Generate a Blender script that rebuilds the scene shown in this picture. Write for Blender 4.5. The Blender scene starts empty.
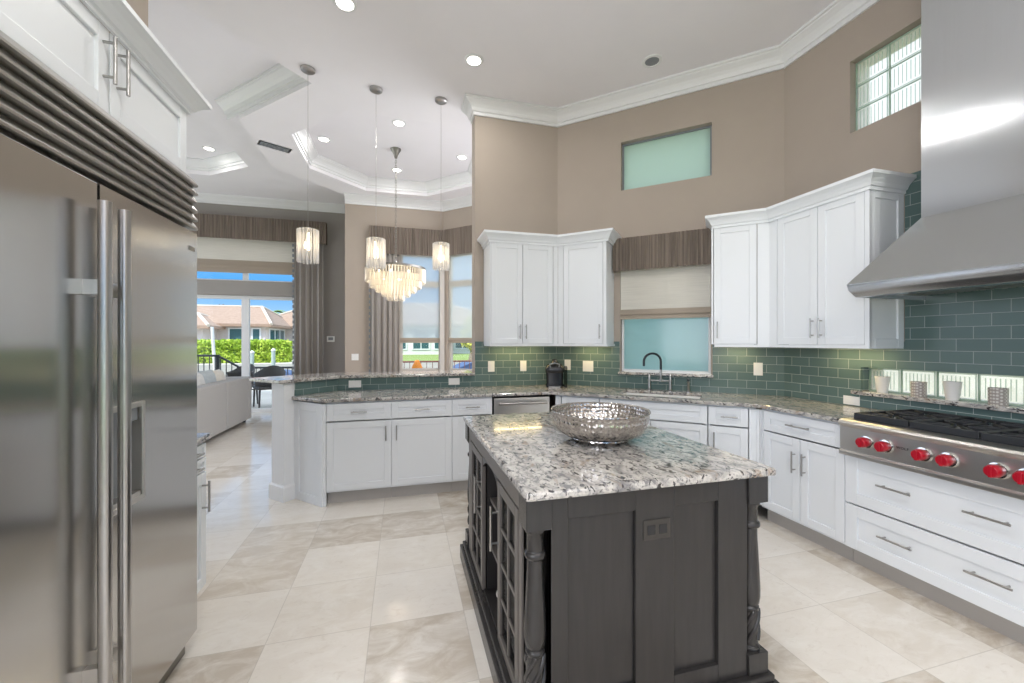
import bpy, bmesh, math, random
from mathutils import Vector, Matrix, noise
random.seed(7)
PI = math.pi
SC = bpy.context.scene
COL = SC.collection

# ------------------------------------------------------------------ camera, world, sun, big lights, exposure
TH = math.atan(109 / 405.0)
cam_d = bpy.data.cameras.new('camera'); cam = bpy.data.objects.new('camera', cam_d); COL.objects.link(cam)
cam.location = (0, 0, 1.40); cam.rotation_euler = (PI / 2, 0, -TH)
cam_d.sensor_width = 36; cam_d.lens = 36 * 405 / 1024; cam_d.clip_start = .02; cam_d.clip_end = 300
SC.camera = cam
SC.view_settings.view_transform = 'Standard'; SC.view_settings.look = 'None'
SC.view_settings.gamma = 1; SC.view_settings.use_curve_mapping = False
SC.view_settings.exposure = 0.19
SC.cycles.use_denoising = True
SC.cycles.max_bounces = 8; SC.cycles.diffuse_bounces = 4; SC.cycles.glossy_bounces = 4
SC.cycles.transparent_max_bounces = 16; SC.cycles.transmission_bounces = 4
SC.cycles.caustics_reflective = False; SC.cycles.caustics_refractive = False
SC.cycles.sample_clamp_indirect = 6

W = bpy.data.worlds.new('sky'); SC.world = W; W.use_nodes = True
wn, wl = W.node_tree.nodes, W.node_tree.links
wn.clear()
wo = wn.new('ShaderNodeOutputWorld'); bg = wn.new('ShaderNodeBackground'); bg.inputs[1].default_value = 1.0
tc = wn.new('ShaderNodeTexCoord'); sx = wn.new('ShaderNodeSeparateXYZ'); rp = wn.new('ShaderNodeValToRGB')
wl.new(tc.outputs['Generated'], sx.inputs[0]); wl.new(sx.outputs[2], rp.inputs[0])
rp.color_ramp.elements[0].position = 0.0; rp.color_ramp.elements[0].color = (.62, .82, .98, 1)
rp.color_ramp.elements[1].position = 1.0; rp.color_ramp.elements[1].color = (2.1, 2.35, 2.7, 1)
e = rp.color_ramp.elements.new(.12); e.color = (.10, .42, .92, 1)
wl.new(rp.outputs[0], bg.inputs[0]); wl.new(bg.outputs[0], wo.inputs[0])

def lamp(name, kind, loc, power, color=(1, 1, 1), rot=(0, 0, 0), size=.2, size_y=None, spread=None, parent=None):
    d = bpy.data.lights.new(name, kind); d.energy = power; d.color = color
    o = bpy.data.objects.new(name, d); COL.objects.link(o); o.location = loc; o.rotation_euler = rot
    if kind == 'AREA':
        d.shape = 'RECTANGLE' if size_y else 'DISK'; d.size = size
        if size_y: d.size_y = size_y
        if spread: d.spread = spread
    elif kind == 'POINT': d.shadow_soft_size = size
    elif kind == 'SUN': d.angle = size
    if parent: o.parent = parent
    return o
lamp('sun', 'SUN', (-8, -7, 12), 3.8, (1, .95, .87), (math.radians(46), 0, math.radians(-48)), .01)
# added fill lamps standing in for daylight, each beside an added unseen window
lamp('fill_rear', 'AREA', (0.9, -3.1, 1.75), 235, (.93, .935, 1), (PI / 2, 0, PI), 3.8, 2.8)
lamp('fill_hall', 'AREA', (-5.7, 6.2, 1.9), 75, (.94, .94, 1), (0, -PI / 2, 0), 3.2, 5.2)
lamp('fill_dining', 'AREA', (1.9, 5.3, 1.8), 60, (.94, .94, 1), (0, PI / 2, 0), 2.4, 2.0)
lamp('fill_side', 'AREA', (-1.36, -.95, 1.75), 78, (.93, .935, 1), (0, -PI / 2, 0), 1.75, 2.45)
DOWN_POWER = 20

# ------------------------------------------------------------------ materials
def mat(name, color, rough=.5, metal=0., spec=.5, emis=None, estr=0., alpha=1., coat=0., sheen=0.):
    m = bpy.data.materials.new(name); m.use_nodes = True
    b = m.node_tree.nodes['Principled BSDF']
    b.inputs['Base Color'].default_value = (*color, 1); b.inputs['Roughness'].default_value = rough
    b.inputs['Metallic'].default_value = metal; b.inputs['Specular IOR Level'].default_value = spec
    if emis: b.inputs['Emission Color'].default_value = (*emis, 1); b.inputs['Emission Strength'].default_value = estr
    if coat: b.inputs['Coat Weight'].default_value = coat
    if sheen: b.inputs['Sheen Weight'].default_value = sheen
    return m
def nd(m, t, **kw):
    n = m.node_tree.nodes.new(t)
    for k, v in kw.items(): setattr(n, k, v)
    return n
def lk(m, a, b): m.node_tree.links.new(a, b)
def bsdf(m): return m.node_tree.nodes['Principled BSDF']
def out(m): return m.node_tree.nodes['Material Output']
def ramp(m, fac, stops, interp='LINEAR'):
    r = nd(m, 'ShaderNodeValToRGB'); cr = r.color_ramp; cr.interpolation = interp
    cr.elements[0].position = stops[0][0]; cr.elements[0].color = (*stops[0][1], 1)
    cr.elements[1].position = stops[-1][0]; cr.elements[1].color = (*stops[-1][1], 1)
    for p, c in stops[1:-1]:
        e = cr.elements.new(p); e.color = (*c, 1)
    lk(m, fac, r.inputs[0]); return r.outputs[0]
def objco(m, scale=(1, 1, 1), rot=(0, 0, 0), kind='Object'):
    t = nd(m, 'ShaderNodeTexCoord'); mp = nd(m, 'ShaderNodeMapping')
    mp.inputs['Scale'].default_value = scale; mp.inputs['Rotation'].default_value = rot
    lk(m, t.outputs[kind], mp.inputs[0]); return mp.outputs[0]
def ntex(m, co, scale, detail=4, rough=.55, dist=0.):
    n = nd(m, 'ShaderNodeTexNoise'); n.inputs['Scale'].default_value = scale; n.inputs['Detail'].default_value = detail
    n.inputs['Roughness'].default_value = rough; n.inputs['Distortion'].default_value = dist
    lk(m, co, n.inputs['Vector']); return n.outputs[0]
def mix(m, fac, a, b):
    x = nd(m, 'ShaderNodeMix', data_type='RGBA')
    for s, v in ((0, fac), (6, a), (7, b)):
        if hasattr(v, 'is_linked'): lk(m, v, x.inputs[s])
        elif s == 0: x.inputs[0].default_value = v
        else: x.inputs[s].default_value = (*v, 1)
    return x.outputs[2]
def mth(m, op, a, b=None):
    x = nd(m, 'ShaderNodeMath', operation=op)
    for i, v in ((0, a), (1, b)):
        if v is None: continue
        if hasattr(v, 'is_linked'): lk(m, v, x.inputs[i])
        else: x.inputs[i].default_value = v
    return x.outputs[0]
def bump(m, h, strength=.2, dist=.01):
    b = nd(m, 'ShaderNodeBump'); b.inputs['Strength'].default_value = strength; b.inputs['Distance'].default_value = dist
    lk(m, h, b.inputs['Height']); lk(m, b.outputs[0], bsdf(m).inputs['Normal'])
def noisy(name, c1, c2, scale, rough=.6, metal=0., strength=0., co_scale=(1, 1, 1), **kw):
    m = mat(name, c1, rough, metal, **kw)
    n = ntex(m, objco(m, co_scale), scale)
    lk(m, ramp(m, n, [(.3, c1), (.7, c2)]), bsdf(m).inputs['Base Color'])
    if strength: bump(m, n, strength)
    return m

M = {}
M['cabinet'] = mat('cabinet_paint', (.82, .85, .88), .35)
M['trimw'] = mat('trim_paint', (.82, .83, .84), .4)
M['wall'] = noisy('wall_paint', (.41, .352, .300), (.425, .366, .312), 3, .85)
M['wallg'] = noisy('wall_paint_grey', (.33, .31, .29), (.345, .325, .305), 3, .85)
M['ceil'] = noisy('ceiling_paint', (.875, .86, .89), (.90, .885, .915), 2, .9)
M['frame_shaded'] = mat('window_frame_shaded', (.56, .53, .49), .5)  # white frames darkened in the colour itself for their shade
M['pillowb'] = noisy('bluegrey_linen', (.46, .52, .55), (.56, .61, .63), 30, .9)
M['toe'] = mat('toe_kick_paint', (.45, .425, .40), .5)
M['black'] = mat('black_plastic', (.018, .019, .022), .25)
M['blackm'] = mat('black_iron', (.022, .024, .028), .45)
M['gap'] = mat('dark_gap', (.02, .02, .02), .7)
M['nickel'] = mat('satin_nickel', (.44, .43, .42), .28, 1.)
M['chrome'] = mat('polished_chrome', (.72, .71, .70), .12, 1.)
M['bronze'] = mat('dark_bronze', (.05, .055, .065), .3, .8)
M['plate'] = mat('white_plastic', (.82, .82, .80), .35)
M['grey'] = mat('grey_plastic', (.24, .26, .28), .4)
M['bronzep'] = mat('dark_bronze_plate', (.07, .065, .06), .35, .5)
M['red'] = mat('red_knob', (.40, .006, .02), .32)
M['espresso'] = noisy('espresso_wood', (.027, .0255, .0255), (.033, .031, .0305), 8, .27, co_scale=(6, 6, .6))
M['espressoi'] = mat('espresso_inside', (.022, .02, .02), .5)
M['espresso_lit'] = mat('espresso_lit_side', (.135, .122, .112), .4)  # island espresso made lighter in colour where its left side catches light
M['ceramic'] = mat('white_ceramic', (.78, .76, .72), .35)
M['bluedish'] = mat('navy_dish', (.05, .07, .12), .15)
M['sofa'] = noisy('grey_linen', (.38, .375, .37), (.45, .445, .44), 60, .9, strength=.1)
M['pillow'] = noisy('pale_linen', (.66, .67, .66), (.78, .78, .76), 30, .9)
M['pillowc'] = noisy('cream_linen', (.74, .70, .62), (.82, .79, .72), 30, .9)
M['granite_edge'] = None

def steel(name, color, rough, aniso=.75, rot=.0):
    m = mat(name, color, rough, 1.)
    b = bsdf(m); b.inputs['Anisotropic'].default_value = aniso; b.inputs['Anisotropic Rotation'].default_value = rot
    t = nd(m, 'ShaderNodeTangent', direction_type='RADIAL', axis='Z'); lk(m, t.outputs[0], b.inputs['Tangent'])
    n = ntex(m, objco(m, (260, 260, 2.5)), 1, 2)
    lk(m, ramp(m, n, [(.3, tuple(c * .97 for c in color)), (.7, color)]), b.inputs['Base Color'])
    return m
M['steel'] = steel('brushed_steel', (.56, .55, .535), .17, .8)
M['steelh'] = steel('brushed_steel_hood', (.66, .69, .72), .17, .8)
M['steelb'] = mat('smooth_steel', (.62, .60, .57), .36, 1.)
M['steelg'] = mat('grille_steel', (.40, .385, .36), .30, 1.)
M['steeldark'] = mat('dark_steel', (.28, .27, .25), .4, 1.)

def granite():
    m = mat('granite', (.6, .6, .6), .13, coat=.3)
    co = objco(m, (1, .62, 1), (0, 0, .5))
    base = ntex(m, co, 12, 6, .62, .9)
    c = ramp(m, base, [(.33, (.27, .26, .255)), (.45, (.44, .42, .395)), (.56, (.62, .59, .55)), (.68, (.37, .36, .35))])
    tan = ntex(m, co, 13, 4, .6, .6)
    c = mix(m, ramp(m, tan, [(.58, (0, 0, 0)), (.68, (1, 1, 1))]), c, (.34, .265, .205))
    g = ntex(m, objco(m, (1, .55, 1), (0, 0, .3)), 34, 5, .65, 1.1)
    c = mix(m, ramp(m, g, [(.53, (0, 0, 0)), (.61, (1, 1, 1))]), c, (.22, .215, .22))
    d = ntex(m, objco(m, (1, .6, 1), (0, 0, .7)), 44, 4, .6, .9)
    c = mix(m, ramp(m, d, [(.565, (0, 0, 0)), (.61, (1, 1, 1))]), c, (.04, .037, .04))
    f = ntex(m, objco(m), 110, 2)
    c = mix(m, ramp(m, f, [(.62, (0, 0, 0)), (.72, (.6, .6, .6))]), c, (.10, .095, .10))
    lk(m, c, bsdf(m).inputs['Base Color']); return m
M['granite'] = granite()

def floor_mat():
    m = mat('travertine_tile', (.7, .66, .6), .13, spec=.5)
    t = nd(m, 'ShaderNodeTexCoord'); s = nd(m, 'ShaderNodeSeparateXYZ'); lk(m, t.outputs['Object'], s.inputs[0])
    u = mth(m, 'DIVIDE', mth(m, 'ADD', s.outputs[0], .155 + .46 * 40), .46)
    v = mth(m, 'DIVIDE', mth(m, 'ADD', s.outputs[1], -1.21 + .4455 * 40), .4455)
    fu, fv = mth(m, 'FRACT', u), mth(m, 'FRACT', v)
    c2 = nd(m, 'ShaderNodeCombineXYZ'); lk(m, mth(m, 'FLOOR', u), c2.inputs[0]); lk(m, mth(m, 'FLOOR', v), c2.inputs[1])
    wnz = nd(m, 'ShaderNodeTexWhiteNoise', noise_dimensions='2D'); lk(m, c2.outputs[0], wnz.inputs['Vector'])
    tone = ramp(m, wnz.outputs['Value'], [(0, (.81, .765, .705)), (.45, (.77, .72, .65)), (.64, (.71, .65, .57)), (.68, (.60, .535, .455)), (1, (.55, .48, .395))])
    vm = nd(m, 'ShaderNodeVectorMath', operation='ADD'); lk(m, t.outputs['Object'], vm.inputs[0])
    sc3 = nd(m, 'ShaderNodeVectorMath', operation='SCALE'); lk(m, wnz.outputs['Color'], sc3.inputs[0]); sc3.inputs['Scale'].default_value = 9.
    lk(m, sc3.outputs[0], vm.inputs[1])
    mp = nd(m, 'ShaderNodeMapping'); mp.inputs['Scale'].default_value = (1, 1.8, 1); lk(m, vm.outputs[0], mp.inputs[0])
    n1 = ntex(m, mp.outputs[0], 5, 7, .65, .9)
    c = mix(m, ramp(m, n1, [(.40, (0, 0, 0)), (.68, (.75, .75, .75))]), tone, (.86, .825, .77))
    n2 = ntex(m, mp.outputs[0], 16, 5, .7, 1.2)
    c = mix(m, ramp(m, n2, [(.55, (0, 0, 0)), (.72, (.32, .32, .32))]), c, (.56, .49, .41))
    def edge(f): return mth(m, 'LESS_THAN', mth(m, 'SUBTRACT', .5, mth(m, 'ABSOLUTE', mth(m, 'SUBTRACT', f, .5))), .0045)
    gr = mth(m, 'MAXIMUM', edge(fu), edge(fv))
    c = mix(m, mth(m, 'MULTIPLY', gr, .45), c, (.46, .42, .37))
    lk(m, c, bsdf(m).inputs['Base Color'])
    return m
M['floor'] = floor_mat()

def tile_mat():
    m = mat('green_glass_tile', (.1, .2, .18), .16, spec=.22)
    t = nd(m, 'ShaderNodeTexCoord'); s = nd(m, 'ShaderNodeSeparateXYZ'); lk(m, t.outputs['Object'], s.inputs[0])
    c = nd(m, 'ShaderNodeCombineXYZ'); lk(m, s.outputs[0], c.inputs[0]); lk(m, s.outputs[2], c.inputs[1])
    b = nd(m, 'ShaderNodeTexBrick'); lk(m, c.outputs[0], b.inputs['Vector'])
    b.inputs['Scale'].default_value = 1; b.inputs['Brick Width'].default_value = .155; b.inputs['Row Height'].default_value = .0745
    b.inputs['Mortar Size'].default_value = .0016; b.inputs['Mortar Smooth'].default_value = .1
    b.inputs['Color1'].default_value = (.098, .155, .148, 1); b.inputs['Color2'].default_value = (.122, .182, .172, 1)
    b.inputs['Mortar'].default_value = (.42, .46, .44, 1); b.inputs['Bias'].default_value = 0
    lk(m, b.outputs['Color'], bsdf(m).inputs['Base Color'])
    lk(m, ramp(m, b.outputs['Fac'], [(0, (.2, .2, .2)), (1, (.7, .7, .7))]), bsdf(m).inputs['Roughness'])
    bump(m, mth(m, 'SUBTRACT', 1., b.outputs['Fac']), .4, .002); return m
M['tile'] = tile_mat()

def pane_mat(name, tint=(1, 1, 1), refl=.5):
    m = bpy.data.materials.new(name); m.use_nodes = True; n = m.node_tree.nodes; n.remove(bsdf(m))
    tr = nd(m, 'ShaderNodeBsdfTransparent'); tr.inputs[0].default_value = (*tint, 1)
    gl = nd(m, 'ShaderNodeBsdfGlossy'); gl.inputs['Roughness'].default_value = .02
    lw = nd(m, 'ShaderNodeLayerWeight'); lw.inputs[0].default_value = .25
    mx = nd(m, 'ShaderNodeMixShader'); lk(m, mth(m, 'MULTIPLY', lw.outputs['Fresnel'], refl), mx.inputs[0])
    lk(m, tr.outputs[0], mx.inputs[1]); lk(m, gl.outputs[0], mx.inputs[2]); lk(m, mx.outputs[0], out(m).inputs[0]); return m
M['pane'] = pane_mat('window_glass', (.96, .98, .98))
M['darkpane'] = pane_mat('cabinet_glass', (.5, .52, .54), .35)

def transl(name, color, t_color, t_fac, transp=0., rough=.15, gloss=.06, stripes=None, sc_=.82):
    """cloth or frosted glass: diffuse + translucent (+ open weave) + sheen"""
    m = bpy.data.materials.new(name); m.use_nodes = True; m.node_tree.nodes.remove(bsdf(m))
    d = nd(m, 'ShaderNodeBsdfDiffuse'); d.inputs[0].default_value = (*color, 1)
    t = nd(m, 'ShaderNodeBsdfTranslucent'); t.inputs[0].default_value = (*t_color, 1)
    if stripes:
        n = ntex(m, objco(m, stripes), 1, 3)
        lk(m, ramp(m, n, [(.35, tuple(c * sc_ for c in color)), (.65, color)]), d.inputs[0])
    a = nd(m, 'ShaderNodeMixShader'); a.inputs[0].default_value = t_fac; lk(m, d.outputs[0], a.inputs[1]); lk(m, t.outputs[0], a.inputs[2])
    s = a.outputs[0]
    if transp:
        p = nd(m, 'ShaderNodeBsdfTransparent'); b = nd(m, 'ShaderNodeMixShader'); b.inputs[0].default_value = transp
        lk(m, s, b.inputs[1]); lk(m, p.outputs[0], b.inputs[2]); s = b.outputs[0]
    if gloss:
        g = nd(m, 'ShaderNodeBsdfGlossy'); g.inputs['Roughness'].default_value = rough
        c = nd(m, 'ShaderNodeMixShader'); c.inputs[0].default_value = gloss; lk(m, s, c.inputs[1]); lk(m, g.outputs[0], c.inputs[2]); s = c.outputs[0]
    lk(m, s, out(m).inputs[0]); return m
M['frost'] = transl('frosted_aqua_glass', (.42, .57, .585), (.56, .74, .755), .7, 0, .12, .03)
M['frosth'] = transl('frosted_green_glass', (.56, .67, .62), (.74, .87, .80), .7, 0, .06, .05)
M['block'] = transl('glass_block', (.80, .88, .82), (1., 1., .98), .9, .88, .05, .05)
M['blockrib'] = transl('glass_block_rib', (.42, .58, .48), (.7, .86, .74), .7, .55, .05, .05)
M['block_joint'] = mat('block_joint', (.36, .46, .38), .5)
M['shade'] = transl('linen_shade', (.82, .79, .72), (.9, .86, .76), .15, .0, .5, 0, (3, 3, 120), .9)
M['shadeband'] = transl('linen_shade_band', (.50, .43, .355), (.62, .53, .43), .25, 0, .5, 0)
M['solar'] = transl('solar_screen', (.80, .84, .82), (1., 1., .98), .85, .45, .5, 0)
M['valance'] = transl('taupe_shirred_fabric', (.27, .225, .19), (.30, .25, .21), .1, 0, .5, 0, (75, 75, 1.2), .55)
M['curtain'] = transl('taupe_curtain', (.47, .435, .405), (.5, .46, .42), .15, 0, .5, 0, (30, 30, .5))
M['crystal'] = transl('crystal', (.90, .89, .88), (1., .98, .96), .55, .28, .06, .16)
M['crystalw'] = transl('crystal_warm', (.90, .85, .78), (1., .95, .86), .55, .28, .06, .16)
M['bulb'] = mat('bulb', (1, .9, .7), .4, emis=(1, .82, .55), estr=9)
M['lens'] = mat('lamp_lens', (1, 1, 1), .4, emis=(1, .95, .86), estr=7)
M['ledstrip'] = mat('warm_strip', (1, .9, .7), .4, emis=(1, .80, .45), estr=2)
def hammered():
    m = mat('hammered_silver', (.56, .53, .50), .17, 1.)
    v = nd(m, 'ShaderNodeTexVoronoi', feature='F1'); v.inputs['Scale'].default_value = 44; v.inputs['Randomness'].default_value = .35
    lk(m, objco(m), v.inputs['Vector']); bump(m, v.outputs['Distance'], .85, .007); return m
M['hammer'] = hammered()
def dotted():
    m = mat('patterned_ceramic', (.6, .57, .53), .4)
    v = nd(m, 'ShaderNodeTexVoronoi', feature='F1'); v.inputs['Scale'].default_value = 75; v.inputs['Randomness'].default_value = 0.
    lk(m, objco(m, (1, 1, 1), (0, .785, 0)), v.inputs['Vector'])
    lk(m, ramp(m, v.outputs['Distance'], [(.38, (.66, .62, .57)), (.46, (.36, .32, .29))]), bsdf(m).inputs['Base Color']); return m
M['dotted'] = dotted()
# outdoors
M['lawn'] = noisy('lawn', (.17, .24, .05), (.26, .33, .09), 4, .95)
M['concrete'] = noisy('patio_concrete', (.55, .50, .44), (.62, .57, .51), 3, .9)
M['water'] = noisy('canal_water', (.05, .10, .11), (.08, .14, .15), 2, .08, strength=.3)
M['stuccow'] = noisy('stucco_white', (.74, .72, .68), (.80, .78, .74), 6, .9)
M['stuccop'] = noisy('stucco_pink', (.62, .55, .52), (.68, .61, .57), 6, .9)
M['rooftile'] = noisy('roof_tile', (.30, .195, .14), (.42, .29, .215), 5, .85, co_scale=(1, 1, 5))
M['ridge'] = mat('ridge_tile', (.66, .56, .46), .8)
M['hglass'] = mat('house_glass', (.05, .12, .13), .1)
M['hedge'] = noisy('hedge_leaf', (.30, .46, .03), (.60, .72, .10), 1.6, .7)
M['leafg'] = noisy('tree_leaf', (.10, .20, .05), (.22, .34, .10), 2, .7)
M['leafd'] = noisy('dark_leaf', (.08, .06, .06), (.16, .12, .10), 2, .7)
M['leafy'] = noisy('yellow_leaf', (.40, .42, .03), (.65, .62, .10), 2, .7)
M['bark'] = noisy('bark', (.20, .15, .11), (.30, .24, .18), 8, .9)
M['navy'] = mat('navy_cover', (.05, .09, .20), .5)
M['teal'] = mat('weathered_post', (.45, .53, .50), .8)
M['orange'] = mat('orange_hull', (.80, .25, .02), .4)
M['rail_brown'] = mat('brown_rail', (.18, .07, .05), .5)
M['wicker'] = noisy('dark_wicker', (.05, .045, .045), (.10, .09, .085), 40, .7, strength=.4)
M['whitep'] = mat('white_post', (.80, .80, .80), .5)

# ------------------------------------------------------------------ mesh helpers
class MB:
    def __init__(s): s.v = []; s.f = []; s.mi = []; s.cur = 0
    def add(s, vs, fs):
        o = len(s.v); s.v += [tuple(v) for v in vs]
        for f in fs: s.f.append(tuple(i + o for i in f)); s.mi.append(s.cur)
        return s
    def box(s, x0, x1, y0, y1, z0, z1):
        x0, x1 = sorted((x0, x1)); y0, y1 = sorted((y0, y1)); z0, z1 = sorted((z0, z1))
        return s.add([(x0, y0, z0), (x1, y0, z0), (x1, y1, z0), (x0, y1, z0), (x0, y0, z1), (x1, y0, z1), (x1, y1, z1), (x0, y1, z1)],
                     [(0, 3, 2, 1), (4, 5, 6, 7), (0, 1, 5, 4), (1, 2, 6, 5), (2, 3, 7, 6), (3, 0, 4, 7)])
    def prism(s, pts, z0, z1):
        n = len(pts); a = sum(pts[i][0] * pts[(i + 1) % n][1] - pts[(i + 1) % n][0] * pts[i][1] for i in range(n))
        if a < 0: pts = pts[::-1]
        vs = [(x, y, z0) for x, y in pts] + [(x, y, z1) for x, y in pts]
        return s.add(vs, [tuple(range(n - 1, -1, -1)), tuple(range(n, 2 * n))] + [(i, (i + 1) % n, n + (i + 1) % n, n + i) for i in range(n)])
    def lathe(s, prof, c=(0, 0, 0), seg=32, axis='Z'):
        vs = []; fs = []; n = len(prof)
        for k in range(seg):
            a = 2 * PI * k / seg
            for r, z in prof:
                p = (r * math.cos(a), r * math.sin(a), z)
                if axis == 'Y': p = (p[0], -p[2], p[1])     # axis pointing to -Y
                if axis == 'X': p = (p[2], p[0], p[1])
                vs.append((c[0] + p[0], c[1] + p[1], c[2] + p[2]))
        for k in range(seg):
            k2 = (k + 1) % seg
            for i in range(n - 1): fs.append((k * n + i, k2 * n + i, k2 * n + i + 1, k * n + i + 1))
        if prof[0][0] > 1e-6: fs.append(tuple(k * n for k in range(seg - 1, -1, -1)))
        if prof[-1][0] > 1e-6: fs.append(tuple(k * n + n - 1 for k in range(seg)))
        return s.add(vs, fs)
    def tube(s, path, r, seg=10, caps=True):
        P = [Vector(p) for p in path]; n = len(P); R = r if isinstance(r, (list, tuple)) else [r] * n
        vs = []; fs = []; up = None
        for i, p in enumerate(P):
            d = (P[min(i + 1, n - 1)] - P[max(i - 1, 0)]).normalized()
            if up is None:
                up = Vector((0, 0, 1)) if abs(d.z) < .9 else Vector((1, 0, 0))
            a = d.cross(up).normalized(); b = a.cross(d).normalized(); up = b
            for k in range(seg):
                t = 2 * PI * k / seg; vs.append(p + (a * math.cos(t) + b * math.sin(t)) * R[i])
        for i in range(n - 1):
            for k in range(seg):
                k2 = (k + 1) % seg; fs.append((i * seg + k, i * seg + k2, (i + 1) * seg + k2, (i + 1) * seg + k))
        if caps: fs += [tuple(range(seg - 1, -1, -1)), tuple((n - 1) * seg + k for k in range(seg))]
        return s.add(vs, fs)
    def sweep(s, prof, path, segs=None, closed=False):
        """prof (out, z) swept along a 2D path with mitred corners; out points to the right of the walking direction"""
        n = len(path); P = [Vector(p) for p in path]; mit = []
        nsg = n if closed else n - 1
        nor = []
        for i in range(nsg):
            d = (P[(i + 1) % n] - P[i]).normalized(); nor.append(Vector((d.y, -d.x)))
        for i in range(n):
            if closed: a, b = nor[i - 1], nor[i]
            else: a, b = nor[max(i - 1, 0)], nor[min(i, nsg - 1)]
            mit.append((a + b) / (1 + a.dot(b)))
        m = len(prof)
        for i in (segs if segs is not None else range(nsg)):
            j = (i + 1) % n
            vs = [(P[q].x + mit[q].x * u, P[q].y + mit[q].y * u, z) for q in (i, j) for u, z in prof]
            fs = [(k, k + 1, m + k + 1, m + k) for k in range(m - 1)] + [(m - 1, 0, m, 2 * m - 1)]
            s.add(vs, fs)
            if not closed: s.add(vs, [tuple(range(m)), tuple(range(2 * m - 1, m - 1, -1))])
        return s
    def build(s, name, m, parent=None, smooth=None, bevel=0, loc=None, rotz=None):
        me = bpy.data.meshes.new(name); me.from_pydata(s.v, [], s.f)
        for x in (m if isinstance(m, (list, tuple)) else [m]): me.materials.append(M[x] if isinstance(x, str) else x)
        for p, i in zip(me.polygons, s.mi): p.material_index = i
        b = bmesh.new(); b.from_mesh(me); bmesh.ops.recalc_face_normals(b, faces=b.faces); b.to_mesh(me); b.free()
        if smooth:
            for p in me.polygons: p.use_smooth = True
            me.set_sharp_from_angle(angle=math.radians(smooth))
        o = bpy.data.objects.new(name, me); COL.objects.link(o)
        if parent: o.parent = parent
        if loc: o.location = loc
        if rotz is not None: o.rotation_euler = (0, 0, rotz)
        if bevel:
            md = o.modifiers.new('edge', 'BEVEL'); md.width = bevel; md.segments = 2; md.limit_method = 'ANGLE'; md.angle_limit = math.radians(40)
        return o
def slab(outer, holes, z0, z1):
    """flat slab with holes"""
    bm = bmesh.new()
    loops = [outer] + holes; edges = []; rings = []
    for lp in loops:
        vs = [bm.verts.new((x, y, z0)) for x, y in lp]; rings.append(vs)
        edges += [bm.edges.new((vs[i], vs[(i + 1) % len(vs)])) for i in range(len(vs))]
    r = bmesh.ops.triangle_fill(bm, use_beauty=True, edges=edges)
    fs = [f for f in r['geom'] if isinstance(f, bmesh.types.BMFace)]
    bmesh.ops.dissolve_limit(bm, angle_limit=.01, verts=bm.verts, edges=bm.edges) if not holes else None
    bm.normal_update()
    fs = list(bm.faces)
    ex = bmesh.ops.extrude_face_region(bm, geom=fs)
    for v in [g for g in ex['geom'] if isinstance(g, bmesh.types.BMVert)]: v.co.z = z1
    bm.verts.ensure_lookup_table(); bm.verts.index_update()
    mb = MB(); mb.add([v.co[:] for v in bm.verts], [tuple(v.index for v in f.verts) for f in bm.faces]); bm.free()
    return mb
def tag(o, label, cat, group=None, kind=None):
    o['label'] = label; o['category'] = cat
    if group: o['group'] = group
    if kind: o['kind'] = kind
    return o
def thing(name, label, cat, loc=(0, 0, 0), rotz=0, group=None):
    o = bpy.data.objects.new(name, None); COL.objects.link(o); o.location = loc; o.rotation_euler = (0, 0, rotz); o.empty_display_size = .1
    return tag(o, label, cat, group)
def struct(o): o['kind'] = 'structure'; return o
def copy_tree(o, parent=None):
    c = o.copy(); COL.objects.link(c)
    if parent: c.parent = parent
    for ch in list(o.children): copy_tree(ch, c)
    return c
def wallp(name, p0, p1, z0, z1, th, holes, m, side=1):
    """wall from p0 to p1 (left to right seen from the room); room is on the right-hand side of p0->p1... thickness goes away from the room"""
    p0, p1 = Vector(p0), Vector(p1); L = (p1 - p0).length; a = math.atan2((p1 - p0).y, (p1 - p0).x)
    xs = sorted({0, L} | {h[0] for h in holes} | {h[1] for h in holes}); zs = sorted({z0, z1} | {h[2] for h in holes} | {h[3] for h in holes})
    mb = MB()
    bad = lambda x, z: any(h[0] < x < h[1] and h[2] < z < h[3] for h in holes)
    for i in range(len(xs) - 1):
        run = None
        for j in range(len(zs) - 1):
            ok = not bad((xs[i] + xs[i + 1]) / 2, (zs[j] + zs[j + 1]) / 2)
            if ok and run is None: run = zs[j]
            if run is not None and (not ok or j == len(zs) - 2):
                mb.box(xs[i], xs[i + 1], 0, th, run, zs[j + 1] if ok else zs[j]); run = None
    return struct(mb.build(name, m, loc=(p0.x, p0.y, 0), rotz=a))

# ------------------------------------------------------------------ key points of the plan
A = Vector((1.694, 4.306)); B = Vector((3.28, 2.85)); T = (B - A).normalized(); N = Vector((T.y, -T.x)); AS = math.atan2(T.y, T.x)
XR = 3.28; LS = (B - A).length
def S(s, off=0.): return A + T * s + N * off           # a point on the window wall: along it, out from it
ZC, ZL, ZT = 3.98, 4.20, 4.185

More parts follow.
